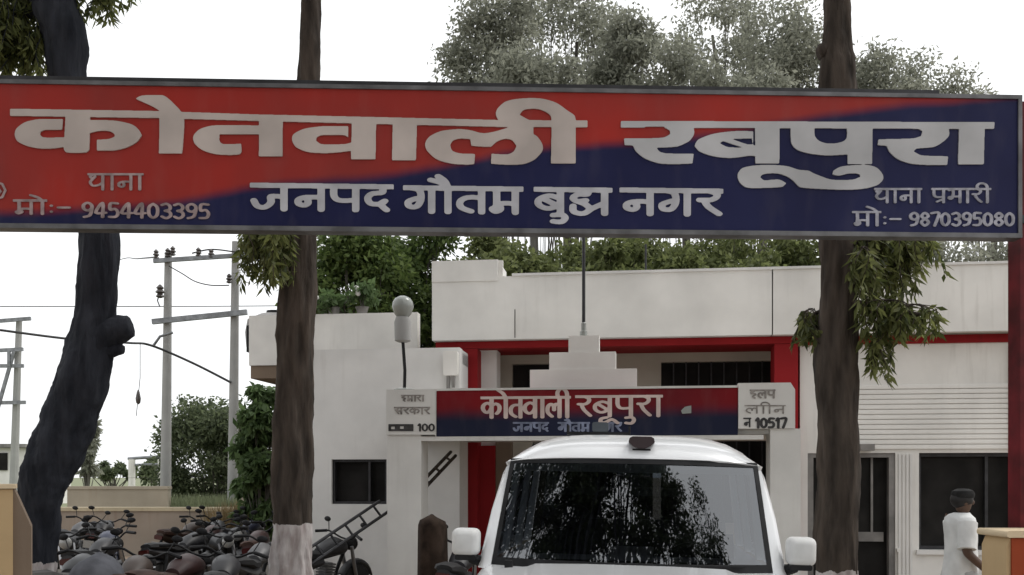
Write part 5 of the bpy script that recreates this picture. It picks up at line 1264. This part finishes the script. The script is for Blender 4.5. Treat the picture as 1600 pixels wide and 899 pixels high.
# ------------------------------------------------------------------ three roadside trees right behind the board
def near_tree(label, Y, rows, mat, seed, crown_c, sprays, knots=(), extra=()):
    """rows: (py, px centre, px width)"""
    random.seed(seed); g = np.random.default_rng(seed)
    base = X(rows[-1][1],Y)
    r = thing('tree', label, 'tree', (base, Y, 0), 0, 'roadside trees behind the board')
    pts = [(X(c,Y),Y,Zp(py,Y)) for py,c,w_ in rows][::-1]; rad = [w_/2/F*Y for py,c,w_ in rows][::-1]
    pts = [(pts[0][0],Y,0.0)]+pts; rad = [rad[0]*1.15]+rad
    pp = smooth_path(pts, 5)
    rr = []
    for i in range(len(rad)-1):
        for j in range(5): rr.append(rad[i]+(rad[i+1]-rad[i])*j/5)
    rr.append(rad[-1])
    bm = NB(); fine = smooth_path(pp, 4); rf_ = [rr[min(int(i/4),len(rr)-2)]+(rr[min(int(i/4)+1,len(rr)-1)]-rr[min(int(i/4),len(rr)-2)])*((i%4)/4) for i in range(len(fine))]
    tube(bm, fine, rf_, 56)
    for v in bm.verts:
        q_ = v.co; i_ = min(range(0,len(fine),2), key=lambda t: abs(fine[t].z-q_.z)); out = Vector((q_.x-fine[i_].x, q_.y-fine[i_].y, 0))
        if out.length > 1e-5:
            out.normalize(); h_ = mnoise.fractal(Vector((q_.x*11,q_.y*11,q_.z*2.2)), 0.9, 2.1, 4)*0.55+mnoise.noise(Vector((q_.x*4,q_.y*4,q_.z*1.3+seed)))*0.6
            v.co += out*h_*0.055*rf_[min(i_,len(rf_)-1)]/0.18
    for (kx,ky,kr,ang) in knots:
        c = P(kx,ky,Y); ci = P(kx-ang*28,ky-abs(ang)*14,Y); q_ = kr/F*Y
        tube(bm, smooth_path([ci, ci.lerp(c,0.6), c, c+(c-ci)*0.12],3), [q_*1.5,q_*1.45,q_*1.4,q_*1.3,q_*1.2,q_*1.15,q_*1.05,q_*0.95,q_*0.8,q_*0.5], 12, jit=0.10)
    for e in extra: tube(bm, smooth_path([P(q[0],q[1],Y+q[3]) for q in e],4), [max(0.01,(e[0][2]+(e[-1][2]-e[0][2])*i/((len(e)-1)*4))/2/F*Y) for i in range((len(e)-1)*4+1)], 9, jit=0.06)
    for c in crown_c:
        tube(bm, smooth_path([pts[-2],Vector(pts[-1]).lerp(Vector(c[:3]),0.4),c[:3]],4), [0.12-0.011*i for i in range(9)], 7)
    obj('trunk', bm, mat, r, world=True, smooth=80)
    cen = np.array([c[:3] for c in crown_c]); cr_ = np.array([c[3] for c in crown_c])
    p, q = clump_points(g, cen, cr_, 5000)
    leaf_cloud('crown', p, 0.22, 0.075, M['leaf_near'], r, 0.7, dirs=q*0.3, seed=seed)
    # drooping sprays: (px, py, length px, n strands, spread px, depth offset)
    for i, (sx, sy, ln, ns, spd, dy) in enumerate(sprays):
        bm = NB(); LP = []; LD = []
        for k in range(ns):
            a = P(sx+g.uniform(-spd,spd), sy+g.uniform(-8,8), Y+dy+g.uniform(-0.25,0.25)); o_ = P(sx+g.uniform(-spd,spd)*0.3, sy-10, Y+dy)
            l_ = ln*g.uniform(0.45,1.0)/F*Y; e = a+Vector((g.normal()*0.10*l_/0.4,g.normal()*0.06,-l_)); m_ = a.lerp(e,0.5)+Vector((g.normal()*0.03,0,0.02))
            pth = smooth_path([o_,a,m_,e],3); tube(bm, pth, 0.004, 4)
            nlf = int(10+l_*45)
            for t in np.linspace(0.2,1,nlf):
                f = t*(len(pth)-1); i0 = min(int(f),len(pth)-2); q_ = pth[i0].lerp(pth[i0+1], f-i0)
                LP.append(q_); LD.append((g.normal()*0.7,g.normal()*0.7,-1.0))
        tw = obj('twig', bm, mat, r, world=True)
        lc = leaf_cloud('leaves', np.array([tuple(v) for v in LP]), 0.125, 0.034, M['leaf_near'], tw, 0.3, np.array(LD), world=False, seed=seed+i)
        # twig is stored relative to the root; shift leaves the same way
        lc.data.transform(Matrix.Translation(-Vector(r.location)))
    return r
near_tree('dark leaning trunk with a knotted bulge at the left of the gate', 9.5,
    [(-330,70,40),(-150,78,58),(0,84,62),(60,103,66),(125,106,56),(250,128,58),(350,150,60),(480,149,60),(560,137,74),(650,110,80),(740,72,78),(800,62,62),(899,52,58)],
    M['bark_dark'], 61, [(-5.2,9.6,8.6,0.8),(-4.4,9.2,9.2,1.0),(-3.6,9.8,8.9,0.8),(-4.3,10.4,10.2,1.0),(-5.3,9.0,7.9,0.6)],
    [(20,-20,140,40,34,0.1),(20,40,85,26,28,0.2),(50,60,60,20,22,0.1),(150,-22,52,22,60,0.2),(-10,0,110,22,20,0.0)],
    [(124,66,17,1)], [[(60,25,14,0),(20,18,9,0),(-40,10,5,0)],[(146,532,66,0),(176,518,54,0),(204,510,34,0)],[(150,552,40,0),(176,546,28,0),(193,547,14,0)]])
near_tree('slim brown trunk whitewashed at its foot between the annex and the motorcycles', 10.3,
    [(-330,490,24),(-150,488,28),(0,486,32),(130,481,36),(250,474,44),(365,468,50),(600,462,57),(820,457,62),(899,454,66)],
    M['bark_brown'], 62, [(-2.6,10.4,9.4,0.8),(-1.8,10.0,10.2,0.9),(-2.0,10.8,9.0,0.7)],
    [(405,360,85,26,24,0.0),(440,362,80,22,24,-0.35),(425,372,40,12,20,0.1)], [], [[(462,370,16,0),(438,352,10,-0.1),(405,350,6,0)]])
near_tree('stout brown trunk with leafy twigs in front of the station right of the white vehicle', 9.2,
    [(-330,1306,34),(-150,1306,36),(0,1307,38),(78,1306,44),(135,1309,54),(375,1310,59),(650,1309,62),(899,1308,66)],
    M['bark_right'], 63, [(2.6,9.4,8.8,0.8),(3.4,9.0,9.4,0.9),(3.2,10.0,9.2,0.8)],
    [(1360,372,95,26,32,0.1),(1400,380,90,26,38,0.1),(1385,478,60,22,38,-0.2),(1425,485,40,18,42,-0.2),(1375,520,75,12,10,-0.1),(1268,492,55,14,16,0.2),(1350,395,80,16,14,-0.3),(1430,372,55,14,24,0.2)],
    [(1282,84,12,-1)], [[(1320,470,14,-0.1),(1360,478,9,-0.2),(1440,492,5,-0.25)],[(1320,385,16,0),(1370,362,9,0),(1430,358,5,0)],[(1300,480,10,0.1),(1268,492,5,0.2)]])

# ------------------------------------------------------------------ trees on the viewer's side of the road (mirrored in the windscreen)
RT = 'roadside trees mirrored in the windscreen'
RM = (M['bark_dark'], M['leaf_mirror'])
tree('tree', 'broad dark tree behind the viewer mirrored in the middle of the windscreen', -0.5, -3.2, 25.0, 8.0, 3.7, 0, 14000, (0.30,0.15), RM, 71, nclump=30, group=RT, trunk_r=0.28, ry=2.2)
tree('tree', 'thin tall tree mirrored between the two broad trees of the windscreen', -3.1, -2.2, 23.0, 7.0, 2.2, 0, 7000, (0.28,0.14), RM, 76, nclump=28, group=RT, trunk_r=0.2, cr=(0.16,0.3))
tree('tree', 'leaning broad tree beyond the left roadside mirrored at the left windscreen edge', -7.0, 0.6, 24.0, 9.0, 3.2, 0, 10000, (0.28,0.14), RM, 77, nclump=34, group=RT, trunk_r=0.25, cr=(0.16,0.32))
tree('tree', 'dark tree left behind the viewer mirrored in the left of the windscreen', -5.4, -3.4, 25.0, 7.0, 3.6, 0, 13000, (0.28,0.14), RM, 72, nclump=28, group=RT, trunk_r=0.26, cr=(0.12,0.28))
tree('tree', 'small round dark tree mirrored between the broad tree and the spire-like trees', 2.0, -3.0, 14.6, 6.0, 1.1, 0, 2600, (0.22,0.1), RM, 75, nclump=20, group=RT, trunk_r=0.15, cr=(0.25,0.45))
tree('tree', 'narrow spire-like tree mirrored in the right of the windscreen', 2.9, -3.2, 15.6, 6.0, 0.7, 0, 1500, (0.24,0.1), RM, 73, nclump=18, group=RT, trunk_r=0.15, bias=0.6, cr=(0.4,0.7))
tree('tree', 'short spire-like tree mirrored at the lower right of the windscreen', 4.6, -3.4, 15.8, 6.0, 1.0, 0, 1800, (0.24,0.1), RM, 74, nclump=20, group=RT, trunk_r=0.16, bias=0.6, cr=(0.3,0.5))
